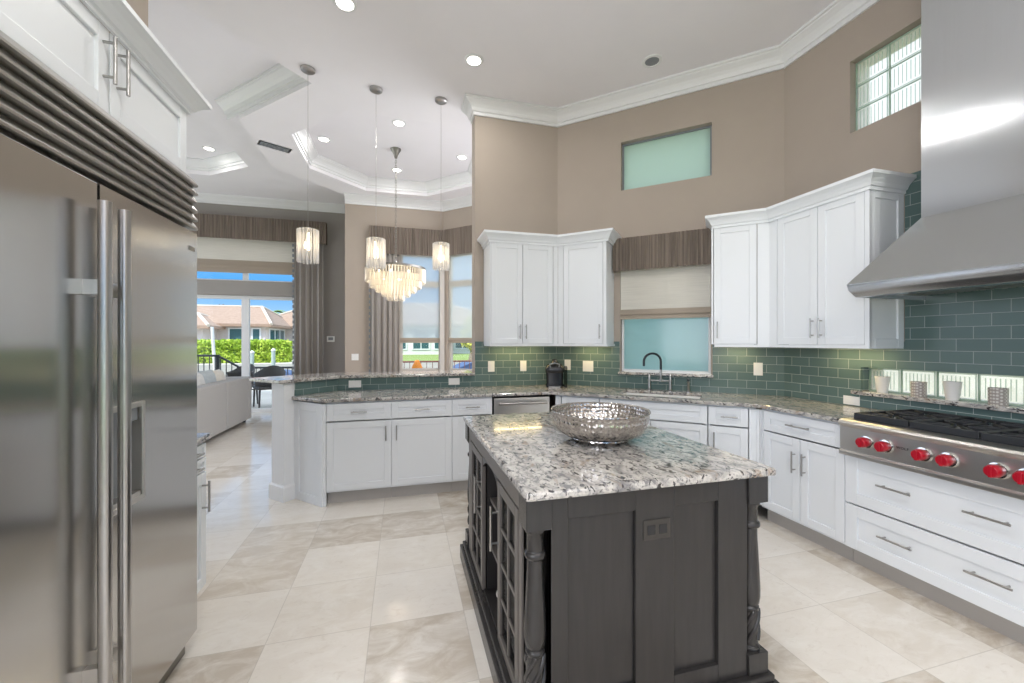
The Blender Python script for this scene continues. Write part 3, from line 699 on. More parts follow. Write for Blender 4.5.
# ------------------------------------------------------------------ outlets and switch plates
def outlet(label, p, rot, z, w=.072, h=.116, kind='duplex', group='white outlet plates', name='outlet_plate', m='plate', off=.0105):
    o = thing(name, label, 'outlet' if kind != 'switch' else 'switch', (p[0], p[1], z), rot, group)
    MB().box(-w / 2, w / 2, -off - .005, -off, -h / 2, h / 2).build('plate', m, o, bevel=.002)
    if kind == 'duplex':
        for s_ in (-1, 1):
            a, b = (s_ * .02, 0) if w > h else (0, s_ * .022)
            MB().box(a - .013, a + .013, -off - .0065, -off - .005, b - .013, b + .013).build('socket', 'plate' if m == 'plate' else m, o, bevel=.001)
    else:
        k = 2 if w > .1 else 1
        for i in range(k):
            c = (i - (k - 1) / 2) * .046
            MB().box(c - .016, c + .016, -off - .0075, -off - .005, -.033, .033).build('rocker', 'plate', o, bevel=.001)
    return o
outlet('white outlet plate on the green tile nearest the open end of the back wall', (.923, 4.306), 0, 1.13)
outlet('white outlet plate on the green tile midway between the wall end and the coffee maker', (1.285, 4.306), 0, 1.13)
outlet('white outlet plate half hidden behind the coffee maker', S(.125), AS, 1.14)
outlet('wide double switch plate on the tile just right of the coffee maker', S(.36), AS, 1.13, .118, .116, 'switch', None, 'switch_plate')
outlet('white outlet plate on the tile right of the sink window', S(1.95), AS, 1.149)
outlet('horizontal white outlet plate low on the tile beside the cooktop', (XR, 2.285), -PI / 2, .955, .116, .066)
outlet('horizontal white outlet plate low on the bar tile nearer the wall end', (.522, 4.306), 0, .978, .116, .07)
outlet('horizontal white outlet plate low on the bar tile nearer the open end', (-.462, 4.306), 0, .978, .116, .07)
outlet('white switch plate on the dining wall left of the curtain', (-.82, 7.65), 0, 1.125, .118, .116, 'switch', None, 'switch_plate', off=.0)
th = thing('thermostat', 'small white thermostat on the grey living room wall', 'thermostat', (-1.43, 9.0, 1.45))
MB().box(-.075, .075, -.025, 0, -.06, .06).build('case', 'plate', th, bevel=.006); MB().box(-.045, .045, -.027, -.025, -.02, .035).build('screen', 'grey', th)

# ------------------------------------------------------------------ cooktop
ct = thing('cooktop', 'stainless steel gas cooktop with red knobs and black grates below the hood', 'cooktop', (2.63, 1.920, 0), -PI / 2)
CW = 1.215
prof = [(.62, .885), (.62, .918), (.03, .918), (.008, .912), (.0, .898), (.004, .884), (.018, .874), (.018, .730), (.008, .722), (.008, .700), (.03, .700), (.03, .885)]
mb = MB(); n_ = len(prof); vs = [(x, y, z) for x in (0, CW) for y, z in prof]
mb.add(vs, [tuple(range(n_)), tuple(range(2 * n_ - 1, n_ - 1, -1))] + [(i, (i + 1) % n_, n_ + (i + 1) % n_, n_ + i) for i in range(n_)])
mb.build('body', 'steelb', ct, bevel=.002)
MB().box(.03, CW - .03, .09, .60, .9185, .926).build('burner_tray', 'blackm', ct, bevel=.002)
for yk in (1.766, 1.668, 1.495, 1.393, 1.218, 1.125, .95, .85):
    x = 1.92 - yk
    kb = MB().lathe([(.0, .060), (.023, .060), (.028, .053), (.030, .03), (.027, .016), (0, .016)], (x, .018, .806), 24, 'Y'); kb.box(x - .006, x + .006, -.048, -.028, .780, .832)
    kb = kb.build('knob', 'red', ct, smooth=40, bevel=.001)
    MB().lathe([(.037, .0), (.039, .004), (.036, .014), (.027, .016), (0, .016)], (x, .018, .806), 24, 'Y').build('bezel', 'chrome', kb, smooth=40)
tx = bpy.data.curves.new('badge', 'FONT'); tx.body = 'WOLF'; tx.size = .019; tx.extrude = .0008; tx.align_x = 'CENTER'; tx.align_y = 'CENTER'; tx.space_character = 1.15
to_ = bpy.data.objects.new('badge_text', tx); me_ = bpy.data.meshes.new_from_object(to_); bpy.data.objects.remove(to_); me_.materials.clear(); me_.materials.append(M['blackm']); to = bpy.data.objects.new('badge', me_); COL.objects.link(to); to.parent = ct; to.location = (.330, .0165, .812); to.rotation_euler = (PI / 2, 0, 0);
for gi in range(4):
    gx = .035 + gi * .287; gw = .281; mb = MB(); zt, zb = .957, .938
    y0g, y1g = .085, .60
    mb.box(gx, gx + gw, y0g, y0g + .014, .926, zt).box(gx, gx + gw, y1g - .014, y1g, zb, zt).box(gx, gx + .012, y0g + .014, y1g - .014, zb, zt).box(gx + gw - .012, gx + gw, y0g + .014, y1g - .014, zb, zt)
    mb.box(gx + .012, gx + gw - .012, .337, .349, zb, zt)
    for cy in (.215, .472):
        cx = gx + gw / 2
        for ang in (0, 90, 180, 270, 45, 135, 225, 315):
            a = math.radians(ang); c_, s_ = math.cos(a), math.sin(a)
            r1 = .1 if ang % 90 == 0 else .125
            p0, p1 = Vector((cx + .035 * c_, cy + .035 * s_)), Vector((cx + r1 * c_ * 1.25, cy + r1 * s_ * 1.15)); nn = Vector((-s_, c_)) * .005
            mb.prism([(p0 + nn)[:], (p0 - nn)[:], (p1 - nn)[:], (p1 + nn)[:]], zb, zt)
    mb.build('grate', 'blackm', ct, bevel=.0025)
    for cy in (.215, .472): MB().lathe([(.05, .926), (.05, .934), (.04, .938), (.038, .944), (0, .945)], (gx + gw / 2, cy, 0), 20).build('burner', 'black', ct, smooth=40)

# ------------------------------------------------------------------ hood
hdn = thing('range_hood', 'large stainless steel chimney hood above the cooktop', 'hood', (XR, 1.27, 0), -PI / 2)
hw2, D = .61, .612; ch, cd = .410, .328
def ring(w, d, z): return [(-w, -.012, z), (-w, -d, z), (w, -d, z), (w, -.012, z)]
mb = MB(); rr = [ring(ch, cd, 2.13), ring(hw2, D, 1.765)]
vs = sum(rr, []); mb.add(vs, [(0, 1, 5, 4), (1, 2, 6, 5), (2, 3, 7, 6), (3, 0, 4, 7), (0, 3, 2, 1)])
mb.build('canopy', 'steelh', hdn)
mb = MB(); rr = [ring(hw2, D, 1.765), ring(hw2 + .008, D + .008, 1.752), ring(hw2 + .002, D + .002, 1.715), ring(hw2 - .022, D - .022, 1.672), ring(hw2 - .045, D - .045, 1.667), ring(hw2 - .05, D - .05, 1.70)]
for r_ in rr: mb.v += r_
for k in range(len(rr) - 1):
    for i in range(3): mb.f.append((4 * k + i, 4 * k + i + 1, 4 * k + 5 + i, 4 * k + 4 + i)); mb.mi.append(0)
mb.build('rim', 'steelh', hdn, smooth=30)
MB().box(-hw2 + .05, hw2 - .05, -D + .05, -.012, 1.705, 1.72).build('filter_tray', 'steeldark', hdn)
for k in range(3):
    fx = -.54 + k * .365; mb = MB()
    for j in range(11): mb.box(fx + j * .031, fx + j * .031 + .018, -.50, -.10, 1.690, 1.704)
    mb.build('baffle_filter', 'steelb', hdn)
MB().box(-ch, ch, -cd, -.012, 2.13, ZC - .001).build('chimney', 'steelh', hdn)

# ------------------------------------------------------------------ pots on the ledge
def pot(label, y, tall, pattern):
    r0, r1, h = (.029, .043, .115) if tall else (.038, .040, .098)
    o = thing('flower_pot', label, 'pot', (XR + .018, y, 1.036))
    MB().lathe([(0, 0), (r0, 0), (r0 + .001, .004), (r1, h - .004), (r1, h), (r1 - .005, h), (r0 - .004, .012), (0, .010)], (0, 0, 0), 28).build('body', 'dotted' if pattern else 'ceramic', o, smooth=40)
    MB().lathe([(0, h * .7), (r1 - .009, h * .7), (r1 - .009, h * .72), (0, h * .73)], (0, 0, 0), 20).build('soil', 'gap', o)
    return o
pot('plain white flared pot on the granite ledge, nearest the wall cabinet', 2.10, 1, 0)
pot('short patterned pot on the ledge between the two white flared pots', 1.89, 0, 1)
pot('plain white flared pot on the ledge between the two patterned pots', 1.72, 1, 0)
pot('short patterned pot on the ledge farthest from the wall cabinet', 1.519, 0, 1)

# ------------------------------------------------------------------ refrigerator wall
XF = -.90
fg = thing('refrigerator', 'large built-in side-by-side stainless steel refrigerator with long tubular handles', 'refrigerator', (XF, .92, 0), PI / 2)   # local x -> world +y, local -y -> world +x
FW = 1.22; sp = .608
MB().box(0.004, FW - .004, .045, .64, .0, 2.135).build('case', 'steeldark', fg)
dl = MB().box(.004, sp - .004, 0, .043, .10, 1.885).build('door', 'steel', fg, bevel=.004)
dx0, dx1, dz0, dz1 = .645, .822, .845, 1.185
mb = MB().box(sp + .004, dx0, 0, .043, .10, 1.885).box(dx1, FW, 0, .043, .10, 1.885).box(dx0, dx1, 0, .043, .10, dz0).box(dx0, dx1, 0, .043, dz1, 1.885)
dr = mb.build('door', 'steel', fg)
ds = MB().box(dx0, dx1, .03, .044, dz0, dz1).build('dispenser_recess', 'grey', fg)
frame_mb(dx0 - .004, dx1 + .004, dz0 - .004, dz1 + .004, .018, -.008, .03).build('dispenser_frame', 'steelb', fg, bevel=.002)
MB().box(dx0 + .018, dx1 - .018, .005, .03, dz1 - .06, dz1 - .014).build('dispenser_panel', 'grey', fg)
MB().box(dx0 + .018, dx1 - .018, -.004, .03, dz0 + .014, dz0 + .03).build('dispenser_tray', 'steelb', fg)
for d_, x in ((dl, .553), (dr, .640)):
    h_ = MB().tube([(x, -.047, .30), (x, -.047, 1.815)], .0165, 16).build('handle', 'nickel', d_, smooth=50)
    for z in (.42, 1.56): MB().box(x - .012, x + .012, -.047, .0, z - .022, z + .022).build('handle_bracket', 'steelb', h_)
mb = MB()
for i in range(6):
    z = 1.9 + i * .039
    mb.add([(x, y, zz) for x in (0, FW) for y, zz in ((.04, z), (.004, z), (-.004, z + .003), (-.004, z + .010), (.016, z + .0385), (.04, z + .0385))],
           [(0, 1, 2, 3, 4, 5), (11, 10, 9, 8, 7, 6)] + [(i2, (i2 + 1) % 6, 6 + (i2 + 1) % 6, 6 + i2) for i2 in range(6)])
mb.build('grille', 'steelg', fg)
MB().box(FW - .075, FW - .025, -.003, 0, 1.80, 1.818).build('badge', 'steeldark', fg)
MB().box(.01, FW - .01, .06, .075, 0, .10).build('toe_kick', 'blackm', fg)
# cabinet above
oc_ = thing('wall_cabinet', 'white two-door cabinet with crown moulding above the refrigerator', 'cabinet', (-.957, .92, 0), PI / 2)
carcass(oc_, 0, 1.216, .58, 2.145, 2.43, toe=False, top=True)
MB().box(0, .218, -.02, 0, 2.147, 2.428).build('filler_panel', 'cabinet', oc_)
front(oc_, 'door', .222, .72, 2.147, 2.428, [('v', .69, 2.315, .155)], fw=.05); front(oc_, 'door', .722, 1.216, 2.147, 2.428, [('v', .755, 2.315, .155)], fw=.05)
pr = [(0, 2.425), (.012, 2.425), (.012, 2.438), (.022, 2.442), (.03, 2.456), (.045, 2.472), (.062, 2.484), (.07, 2.487), (.07, 2.505), (0, 2.505)]
mb = MB().sweep([(-u, z) for u, z in pr], [(1.217, .58), (1.217, -.02), (0, -.02)]); mb.build('crown', 'cabinet', oc_)
# small base cabinet beyond the refrigerator
sb = thing('base_cabinet', 'narrow white base cabinet with drawers half hidden beyond the refrigerator', 'cabinet', (-1.02, 2.165, 0), PI / 2)
carcass(sb, 0, .315, .52)
for z0, z1 in ((.80, .872), (.725, .797)): front(sb, 'drawer', 0, .315, z0, z1, [('h', .157, (z0 + z1) / 2, .10)], fw=.02)
front(sb, 'door', 0, .315, ZD0, .722, [('v', .265, .60, .16)])
tag(slab([(-1.548, 2.15), (-.985, 2.15), (-.985, 2.505), (-1.548, 2.505)], [], .884, .914).build('countertop', 'granite', bevel=.006), 'small granite top on the narrow white cabinet beyond the refrigerator', 'countertop')

# ------------------------------------------------------------------ island
isl = thing('kitchen_island', 'dark espresso wood kitchen island with turned corner columns and glass-paned doors', 'island', (.88, 1.93, 0))
def IB(mb, name, m='espresso', parent=None, bevel=.003, smooth=None):
    mb.v = [(x - .88, y - 1.93, z) for x, y, z in mb.v]; return mb.build(name, m, parent or isl, smooth=smooth, bevel=bevel)
X0, X1, Y0, Y1 = .388, 1.372, 1.262, 2.60
IB(MB().box(.357, 1.405, 1.232, 2.63, 0, .085).box(.372, 1.390, 1.247, 2.615, .085, .112), 'plinth', bevel=.005)
nt = .090
# carcass boards
mb = MB()
mb.box(X0 + nt, X1 - nt, 1.300, 1.315, .112, .884)                       # behind the front panel
mb.box(X0 + nt, X0 + nt + .012, 1.275, Y0 + nt + .01, .112, .884).box(X1 - nt - .012, X1 - nt, 1.275, Y0 + nt + .01, .112, .884)   # notch cheeks
mb.box(X0 + .018, X0 + nt, Y0 + nt, Y0 + nt + .012, .112, .79).box(X1 - nt, X1 - .012, Y0 + nt, Y0 + nt + .012, .112, .79)
mb.box(X0 + .018, X0 + nt, Y1 - nt - .012, Y1 - nt, .112, .79).box(X1 - nt, X1 - .012, Y1 - nt - .012, Y1 - nt, .112, .79)
mb.box(X0 + nt, X1 - nt, Y1 - .03, Y1 - .012, .112, .884)                # back
mb.box(X1 - .025, X1 - .012, Y0 + nt, Y1 - nt, .112, .884)               # range side
mb.box(X0 + .015, X1 - .02, Y0 + nt, Y1 - nt, .112, .125)                # floor
mb.box(.86, .875, Y0 + nt + .012, Y1 - nt - .012, .125, .884)            # middle partition
for y in (1.712, 2.050): mb.box(X0 + .030, .86, y - .008, y + .008, .125, .80)
IB(mb, 'cabinet_box', 'espressoi', bevel=0)
# front panel with two recessed fields
px = [(X0 + nt, .538), (.797, .955), (1.148, X1 - nt)]
mb = MB()
for a, b in px: mb.box(a, b, 1.272, 1.300, .112, .884)
for a, b in ((.538, .797), (.955, 1.148)): mb.box(a, b, 1.272, 1.300, .112, .182).box(a, b, 1.272, 1.300, .800, .884).box(a, b, 1.287, 1.300, .182, .800)
IB(mb, 'front_panel', bevel=.002)
io = MB().box(.826, .936, 1.268, 1.2725, .690, .762); io = IB(io, 'outlet_plate', 'bronzep', bevel=.002)
for x in (.857, .905): IB(MB().box(x - .016, x + .016, 1.2655, 1.268, .709, .743), 'socket', 'black', io, bevel=.003)
# rails under the top on the sides and corner blocks
def colprof():
    return [(.036, .195), (.036, .205), (.028, .21), (.031, .222), (.028, .235), (.031, .25), (.032, .30), (.030, .345), (.034, .35), (.034, .36), (.028, .367), (.034, .375), (.0375, .40), (.038, .43), (.034, .52), (.028, .63), (.0275, .668), (.036, .674), (.0375, .682), (.036, .69), (.029, .696), (.029, .752), (.034, .758), (.037, .766), (.037, .775)]
for cx, cy in ((X0 + nt / 2, Y0 + nt / 2), (X1 - nt / 2, Y0 + nt / 2), (X0 + nt / 2, Y1 - nt / 2), (X1 - nt / 2, Y1 - nt / 2)):
    mb = MB().box(cx - nt / 2, cx + nt / 2, cy - nt / 2, cy + nt / 2, .112, .195).box(cx - nt / 2, cx + nt / 2, cy - nt / 2, cy + nt / 2, .775, .884)
    mb.lathe(colprof(), (cx, cy, 0), 28)
    for k in range(5):                                                    # carved twist at the foot
        a0 = k * 2 * PI / 5
        mb.tube([(cx + .030 * math.cos(a0 + t * 2.0), cy + .030 * math.sin(a0 + t * 2.0), .235 + .115 * t) for t in [i / 8 for i in range(9)]], .009, 8)
    IB(mb, 'column', 'espresso', bevel=.002, smooth=40)
IB(MB().box(X1 - .03, X1 - .0125, Y0 + nt, Y1 - nt, .805, .884), 'side_rail', 'espresso', bevel=.002)
mb = MB().box(X0 + .009, X0 + .028, Y0 + nt, Y1 - nt, .805, .884)
mb.box(X0 + .009, X0 + .028, Y0 + nt, 1.386, .112, .805).box(X0 + .009, X0 + .028, 2.422, Y1 - nt, .112, .805)
IB(mb, 'side_rail', 'espresso_lit', bevel=.002)
# arched apron over the open shelves
mb = MB(); n_ = 14; top = []
ys = [1.711 + (2.052 - 1.711) * i / n_ for i in range(n_ + 1)]
for i in range(n_):
    f = lambda y: .805 - .05 * abs((y - 1.8815) / .171) ** 3.0
    z0a, z0b = f(ys[i]), f(ys[i + 1])
    mb.add([(x, y, z) for x in (X0 + .009, X0 + .028) for y, z in ((ys[i], z0a), (ys[i + 1], z0b), (ys[i + 1], .806), (ys[i], .806))], [(0, 1, 2, 3), (7, 6, 5, 4), (0, 4, 5, 1), (1, 5, 6, 2), (2, 6, 7, 3), (3, 7, 4, 0)])
IB(mb, 'arched_apron', 'espresso', bevel=0)
for z in (.34, .58): IB(MB().box(X0 + .045, .855, 1.722, 2.040, z, z + .018), 'shelf', 'espresso_lit', bevel=.002)
def idoor(ya, yb, yh):
    w = .042; mb = MB(); x0, x1 = X0 + .006, X0 + .025; z0, z1 = .118, .800
    mb.box(x0, x1, ya, ya + w, z0, z1).box(x0, x1, yb - w, yb, z0, z1).box(x0, x1, ya + w, yb - w, z0, z0 + w).box(x0, x1, ya + w, yb - w, z1 - w, z1)
    ym = (ya + yb) / 2; mb.box(x0 + .004, x1 - .002, ym - .008, ym + .008, z0 + w, z1 - w)
    for k in (1, 2, 3): zz = z0 + w + (z1 - z0 - 2 * w) * k / 4; mb.box(x0 + .0045, x1 - .0025, ya + w, yb - w, zz - .008, zz + .008)
    d = IB(mb, 'door', 'espresso_lit', bevel=.002)
    IB(MB().box(x1 - .008, x1 - .004, ya + w - .004, yb - w + .004, z0 + w - .004, z1 - w + .004), 'door_glass', 'darkpane', d, bevel=0)
    mb = MB().tube([(x0 - .034, yh, .51), (x0 - .034, yh, .70)], .006, 10)
    for z in (.54, .67): mb.tube([(x0, yh, z), (x0 - .034, yh, z)], .005, 8)
    IB(mb, 'handle', 'nickel', d, bevel=0, smooth=40)
idoor(1.388, 1.708, 1.686); idoor(2.056, 2.42, 2.080)
tag(slab([(.378, 1.232), (1.382, 1.232), (1.382, 2.632), (.378, 2.632)], [], .8845, .916).build('island_countertop', 'granite', bevel=.010), 'granite slab top of the dark kitchen island', 'countertop')
for i, (dy, lab) in enumerate(((0, 'small dark bowl with white rim on the bottom shelf inside the island'),)):
    bo = thing('bowl', lab, 'bowl', (.50, 1.86, .127)); 
    MB().lathe([(0, 0), (.035, 0), (.04, .006), (.065, .045), (.072, .075), (.068, .075), (.06, .046), (.035, .01), (0, .008)], (0, 0, 0), 28).build('body', 'bluedish', bo, smooth=40)
    MB().lathe([(.0725, .07), (.075, .074), (.0725, .079), (.066, .078), (.067, .07)], (0, 0, 0), 28).build('rim', 'ceramic', bo, smooth=40)
bw_ = thing('bowl', 'wide hammered silver bowl standing on the island top', 'bowl', (.94, 1.825, .916))
MB().lathe([(0, .004), (.130, .004), (.144, .0), (.148, .004), (.150, .018), (.148, .022), (.180, .027), (.216, .046), (.240, .08), (.2465, .115), (.2475, .138), (.2535, .145), (.252, .149), (.243, .145), (.241, .115), (.234, .083), (.212, .051), (.178, .033), (.10, .028), (0, .027)], (0, 0, 0), 72).build('body', 'hammer', bw_, smooth=50).scale = (.955, .955, 1)

# ------------------------------------------------------------------ window dressing
def pleats(x0, x1, z0, z1, depth, amp, pitch, end=True, top=True):
    """shirred valance box: wavy front with returned ends, local frame, -y into the room"""
    path = []
    if end: path += [(x0, -.005 - depth * t) for t in (0, .33, .66)]
    n = int((x1 - x0) / pitch) * 6
    rnd = [random.uniform(.5, 1.2) for _ in range(n + 2)]
    for i in range(n + 1):
        x = x0 + (x1 - x0) * i / n; path.append((x, -depth - amp * rnd[i // 6] * (.5 + .5 * math.cos(2 * PI * i / 6))))
    if end: path += [(x1, -.005 - depth * t) for t in (.66, .33, 0)]
    mb = MB(); m_ = len(path); zs = [z0, z0 + .03, (z0 + z1) / 2, z1 - .03, z1]
    for k, z in enumerate(zs): mb.v += [(x + .003 * math.sin(x * 90 + k * 1.7), y * (1. if 0 < k < 4 else .985), z) for x, y in path]
    for k in range(len(zs) - 1):
        for i in range(m_ - 1): mb.f.append((k * m_ + i, k * m_ + i + 1, (k + 1) * m_ + i + 1, (k + 1) * m_ + i)); mb.mi.append(0)
    return mb
def valance(label, p, rot, x0, x1, z0, z1, depth, amp=.012, pitch=.035):
    o = thing('valance', label, 'valance', (p[0], p[1], 0), rot, 'taupe gathered valances')
    pleats(x0, x1, z0, z1, depth, amp, pitch).build('fabric', 'valance', o, smooth=60)
    MB().box(x0 + .004, x1 - .004, -depth + .004, -.002, z1 - .03, z1 - .015).build('top_board', 'wall', o)
    return o
valance('taupe gathered valance above the sink window between white cabinets', A, AS, .652, 1.568, 2.125, 2.462, .10)
valance('long taupe gathered valance above the living room sliding door', (-6.1, 9.0), 0, .6, 4.60, 3.36, 3.80, .15, .015, .05)
valance('taupe gathered valance above the left facet of the dining bay', (-.987, 7.65), 0, .417, 1.66, 2.965, 3.45, .10, .014, .045)
valance('taupe gathered valance above the right facet of the dining bay', DB, -PI / 4, .05, 1.1, 2.965, 3.45, .10, .014, .045)
def roman(label, p, rot, x0, x1, z0, z1, m='shade', y=-.03, band=.09, mb_='shadeband', folds=2):
    o = thing('roman_shade', label, 'shade', (p[0], p[1], 0), rot)
    MB().box(x0, x1, y - .003, y, z0 + band * .5, z1).build('cloth', m, o)
    mb = MB()
    for k in range(folds):
        zz = z0 + band * k / folds; q = band / folds
        mb.add([(x, yy, z) for x in (x0 - .004, x1 + .004) for yy, z in ((y - .006, zz + q * 1.15), (y - .022, zz + q * .25), (y - .024, zz), (y - .008, zz + .004))], [(0, 1, 2, 3), (7, 6, 5, 4), (0, 4, 5, 1), (1, 5, 6, 2), (2, 6, 7, 3), (3, 7, 4, 0)])
    mb.build('fold', mb_, o)
    return o
roman('cream roman shade half drawn over the frosted sink window', A, AS, .712, 1.562, 1.63, 2.32, y=-.004, band=.095)
roman('cream roman shade with folded bands above the sliding door', (-6.1, 9.0), 0, .55, 3.99, 2.735, 3.46, y=.028, band=.24, folds=3)
roman('sheer pale roller shade over the left facet of the dining bay window', (-.987, 7.65), 0, .93, 1.66, 1.375, 3.0, 'solar', y=.028, band=.085)
roman('sheer pale roller shade over the right facet of the dining bay window', DB, -PI / 4, .09, 1.0, 1.375, 3.0, 'solar', y=.028, band=.085)
def curtain(label, p, x0, x1, z0, z1, waves, amp=.035):
    o = thing('curtain', label, 'curtain', (p[0], p[1], 0), 0, 'taupe floor length curtains')
    n = waves * 10; mb = MB(); zs = [z0, z0 + (z1 - z0) * .5, z1]
    for k, z in enumerate(zs):
        for i in range(n + 1):
            u = i / n; a = amp * (1.1 - .35 * k / 2); ph = 2 * PI * waves * u
            mb.v.append((x0 + (x1 - x0) * u + .012 * math.sin(ph * 2), -.07 - a * math.sin(ph + .5 * math.sin(u * 9)), z))
    for k in range(2):
        for i in range(n): mb.f.append((k * (n + 1) + i, k * (n + 1) + i + 1, (k + 1) * (n + 1) + i + 1, (k + 1) * (n + 1) + i)); mb.mi.append(0)
    c = mb.build('cloth', 'curtain', o, smooth=80); md = c.modifiers.new('thick', 'SOLIDIFY'); md.thickness = .004
    mb = MB(); nb = int((z1 - z0) / .10)
    for i in range(nb): z = z0 + (i + .5) * (z1 - z0) / nb; mb.box(x0 - .03, x0 - .004, -.085, -.065, z - .028, z + .028)
    mb.build('beaded_trim', 'grey', o)
    return o
curtain('tall taupe curtain hanging right of the living room sliding door', (0, 8.93), -2.08, -1.545, .02, 3.352, 5)
curtain('taupe curtain hanging left of the dining bay window', (0, 7.63), -.553, -.06, .02, 2.96, 5)

# ------------------------------------------------------------------ lamps
def downlight(label, x, y, zc, on=True, r=.085, power=None):
    o = thing('recessed_light', label, 'light', (x, y, zc), 0, 'recessed ceiling lights')
    MB().lathe([(r * .72, -.004), (r * .75, -.010), (r, -.006), (r + .004, 0), (r * .72, 0)], (0, 0, 0), 32).build('trim_ring', 'trimw', o, smooth=40)
    MB().lathe([(0, -.006), (r * .72, -.006), (r * .72, -.002), (0, -.002)], (0, 0, 0), 28).build('lens', 'lens', o)
    lamp('downlight_lamp', 'AREA', (0, 0, -.016), power or DOWN_POWER, (1, .975, .94), (0, 0, 0), .13, parent=o)
    return o
for lab, x, y, z in (('recessed ceiling light cut by the top edge of the photo', -.427, 3.312, ZC), ('recessed kitchen ceiling light between the bar pendants and the crown corner', .628, 3.675, ZC),
                     ('recessed light in the dining tray ceiling, left of the chandelier chain', -1.05, 6.05, ZT), ('recessed light in the dining tray ceiling nearest the kitchen', -.05, 5.36, ZT),
                     ('recessed light in the dining tray ceiling beside the wall end', .86, 6.10, ZT), ('recessed light in the dining tray ceiling behind the chandelier chain', -.094, 6.83, ZT),
                     ('recessed light in the living room tray ceiling beside the refrigerator cabinet', -2.93, 7.35, 4.42)):
    downlight(lab, x, y, z, power=DOWN_POWER * (0.1 if z > 4.3 else .2 if z > ZC else .42))
for x, y in ((.3, .7), (2.2, -.3), (.2, -1.5), (2.0, -1.8)): downlight('recessed kitchen ceiling light overhead outside the picture', x, y, ZC)
sp_ = thing('ceiling_speaker', 'round grey ceiling speaker near the crown moulding', 'speaker', (2.212, 3.262, ZC))
MB().lathe([(.062, -.004), (.066, -.010), (.088, -.007), (.092, 0), (.062, 0)], (0, 0, 0), 32).build('ring', 'trimw', sp_, smooth=40)
MB().lathe([(0, -.010), (.062, -.004), (.062, -.001), (0, -.001)], (0, 0, 0), 28).build('grille', 'grey', sp_, smooth=40)
vt = thing('air_vent', 'grey rectangular air vent in the ceiling left of the tray', 'vent', (-1.64, 6.0, ZC), math.radians(28))
frame_mb(-.19, .19, -.08, .08, .02, 0, .012).build('frame', 'trimw', vt).rotation_euler = (PI / 2, 0, 0)
vo = vt.children[0]; vo.location = (0, 0, 0)
mb = MB()
for i in range(9): x = -.16 + i * .038; mb.box(x, x + .006, -.06, .06, -.012, -.001)
mb.box(-.17, .17, -.06, .06, -.003, -.0005); mb.build('slat', 'grey', vt)

def rods(n, r, z0, z1, w, start=0., jitter=0.):
    mb = MB()
    for k in range(n):
        a = start + 2 * PI * k / n; c_, s_ = math.cos(a), math.sin(a)
        for q0, q1 in ((z0, z0 + .012), (z0 + .012, z1)):
            f = .55 if q0 == z0 else 1.
            b0 = [(r * c_ + w * f * math.cos(a + t), r * s_ + w * f * math.sin(a + t), q0) for t in (0, PI / 2, PI, 3 * PI / 2)]
            b1 = [(r * c_ + w * math.cos(a + t), r * s_ + w * math.sin(a + t), q1) for t in (0, PI / 2, PI, 3 * PI / 2)]
            mb.add(b0 + b1, [(3, 2, 1, 0), (4, 5, 6, 7)] + [(i, (i + 1) % 4, 4 + (i + 1) % 4, 4 + i) for i in range(4)])
    return mb
def pendant(label, x, y, zt, zb, r):
    o = thing('pendant_light', label, 'light', (x, y, ZC), 0, 'crystal bar pendants')
    MB().lathe([(0, -.030), (.012, -.030), (.05, -.026), (.062, -.018), (.065, 0), (0, 0)], (0, 0, 0), 28).build('canopy', 'nickel', o, smooth=40)
    MB().tube([(0, 0, -.02), (0, 0, zt - ZC + .02)], .002, 6).build('cord', 'nickel', o)
    MB().lathe([(0, .02), (.012, .018), (.014, .004), (r * .92, .003), (r * .92, -.006), (0, -.006)], (0, 0, zt - ZC), 28).build('cap', 'nickel', o, smooth=40)
    rods(17, r, zb - ZC, zt - ZC - .004, .0115).build('crystal_shade', 'crystal', o)
    MB().lathe([(0, -.20), (.018, -.195), (.03, -.165), (.028, -.13), (.014, -.09), (.013, -.03), (0, -.03)], (0, 0, zt - ZC), 16).build('bulb', 'bulb', o, smooth=60)
    lamp('pendant_lamp', 'POINT', (0, 0, zt - ZC - .16), 3.2, (1, .91, .80), size=.03, parent=o)
    return o
pendant('crystal pendant over the free end of the bar, in front of the living room curtain', -.869, 4.205, 2.460, 2.147, .086)
pendant('crystal pendant over the middle of the bar, beside the chandelier', -.266, 4.357, 2.450, 2.150, .083)
pendant('crystal pendant over the bar nearest the end of the kitchen wall', .392, 4.375, 2.449, 2.164, .078)

chd = thing('chandelier', 'tiered crystal chandelier with a chrome ring hanging in the dining nook', 'chandelier', (-.10, 6.10, ZT))
zz = lambda z: z - ZT
MB().lathe([(0, -.14), (.02, -.13), (.03, -.09), (.05, -.05), (.07, -.02), (.075, 0), (0, 0)], (0, 0, 0), 24).build('canopy', 'steeldark', chd, smooth=40)
mb = MB(); z = 4.06; i = 0
while z > 2.56:
    pts = [(.012 * math.cos(t), 0, z - .022 + .024 * math.sin(t)) if i % 2 else (0, .012 * math.cos(t), z - .022 + .024 * math.sin(t)) for t in [2 * PI * k / 8 for k in range(9)]]
    mb.tube([(x, y, zz(q)) for x, y, q in pts], .0035, 5); z -= .036; i += 1
mb.build('chain', 'steeldark', chd)
MB().lathe([(0, zz(2.58)), (.02, zz(2.575)), (.03, zz(2.54)), (.02, zz(2.50)), (.025, zz(2.46)), (.02, zz(2.40)), (0, zz(2.40))], (0, 0, 0), 18).build('stem', 'chrome', chd, smooth=40)
MB().lathe([(.405, zz(2.435)), (.42, zz(2.435)), (.422, zz(2.465)), (.405, zz(2.465)), (.405, zz(2.435))], (0, 0, 0), 56).build('ring', 'steeldark', chd, smooth=40)
mb = MB()
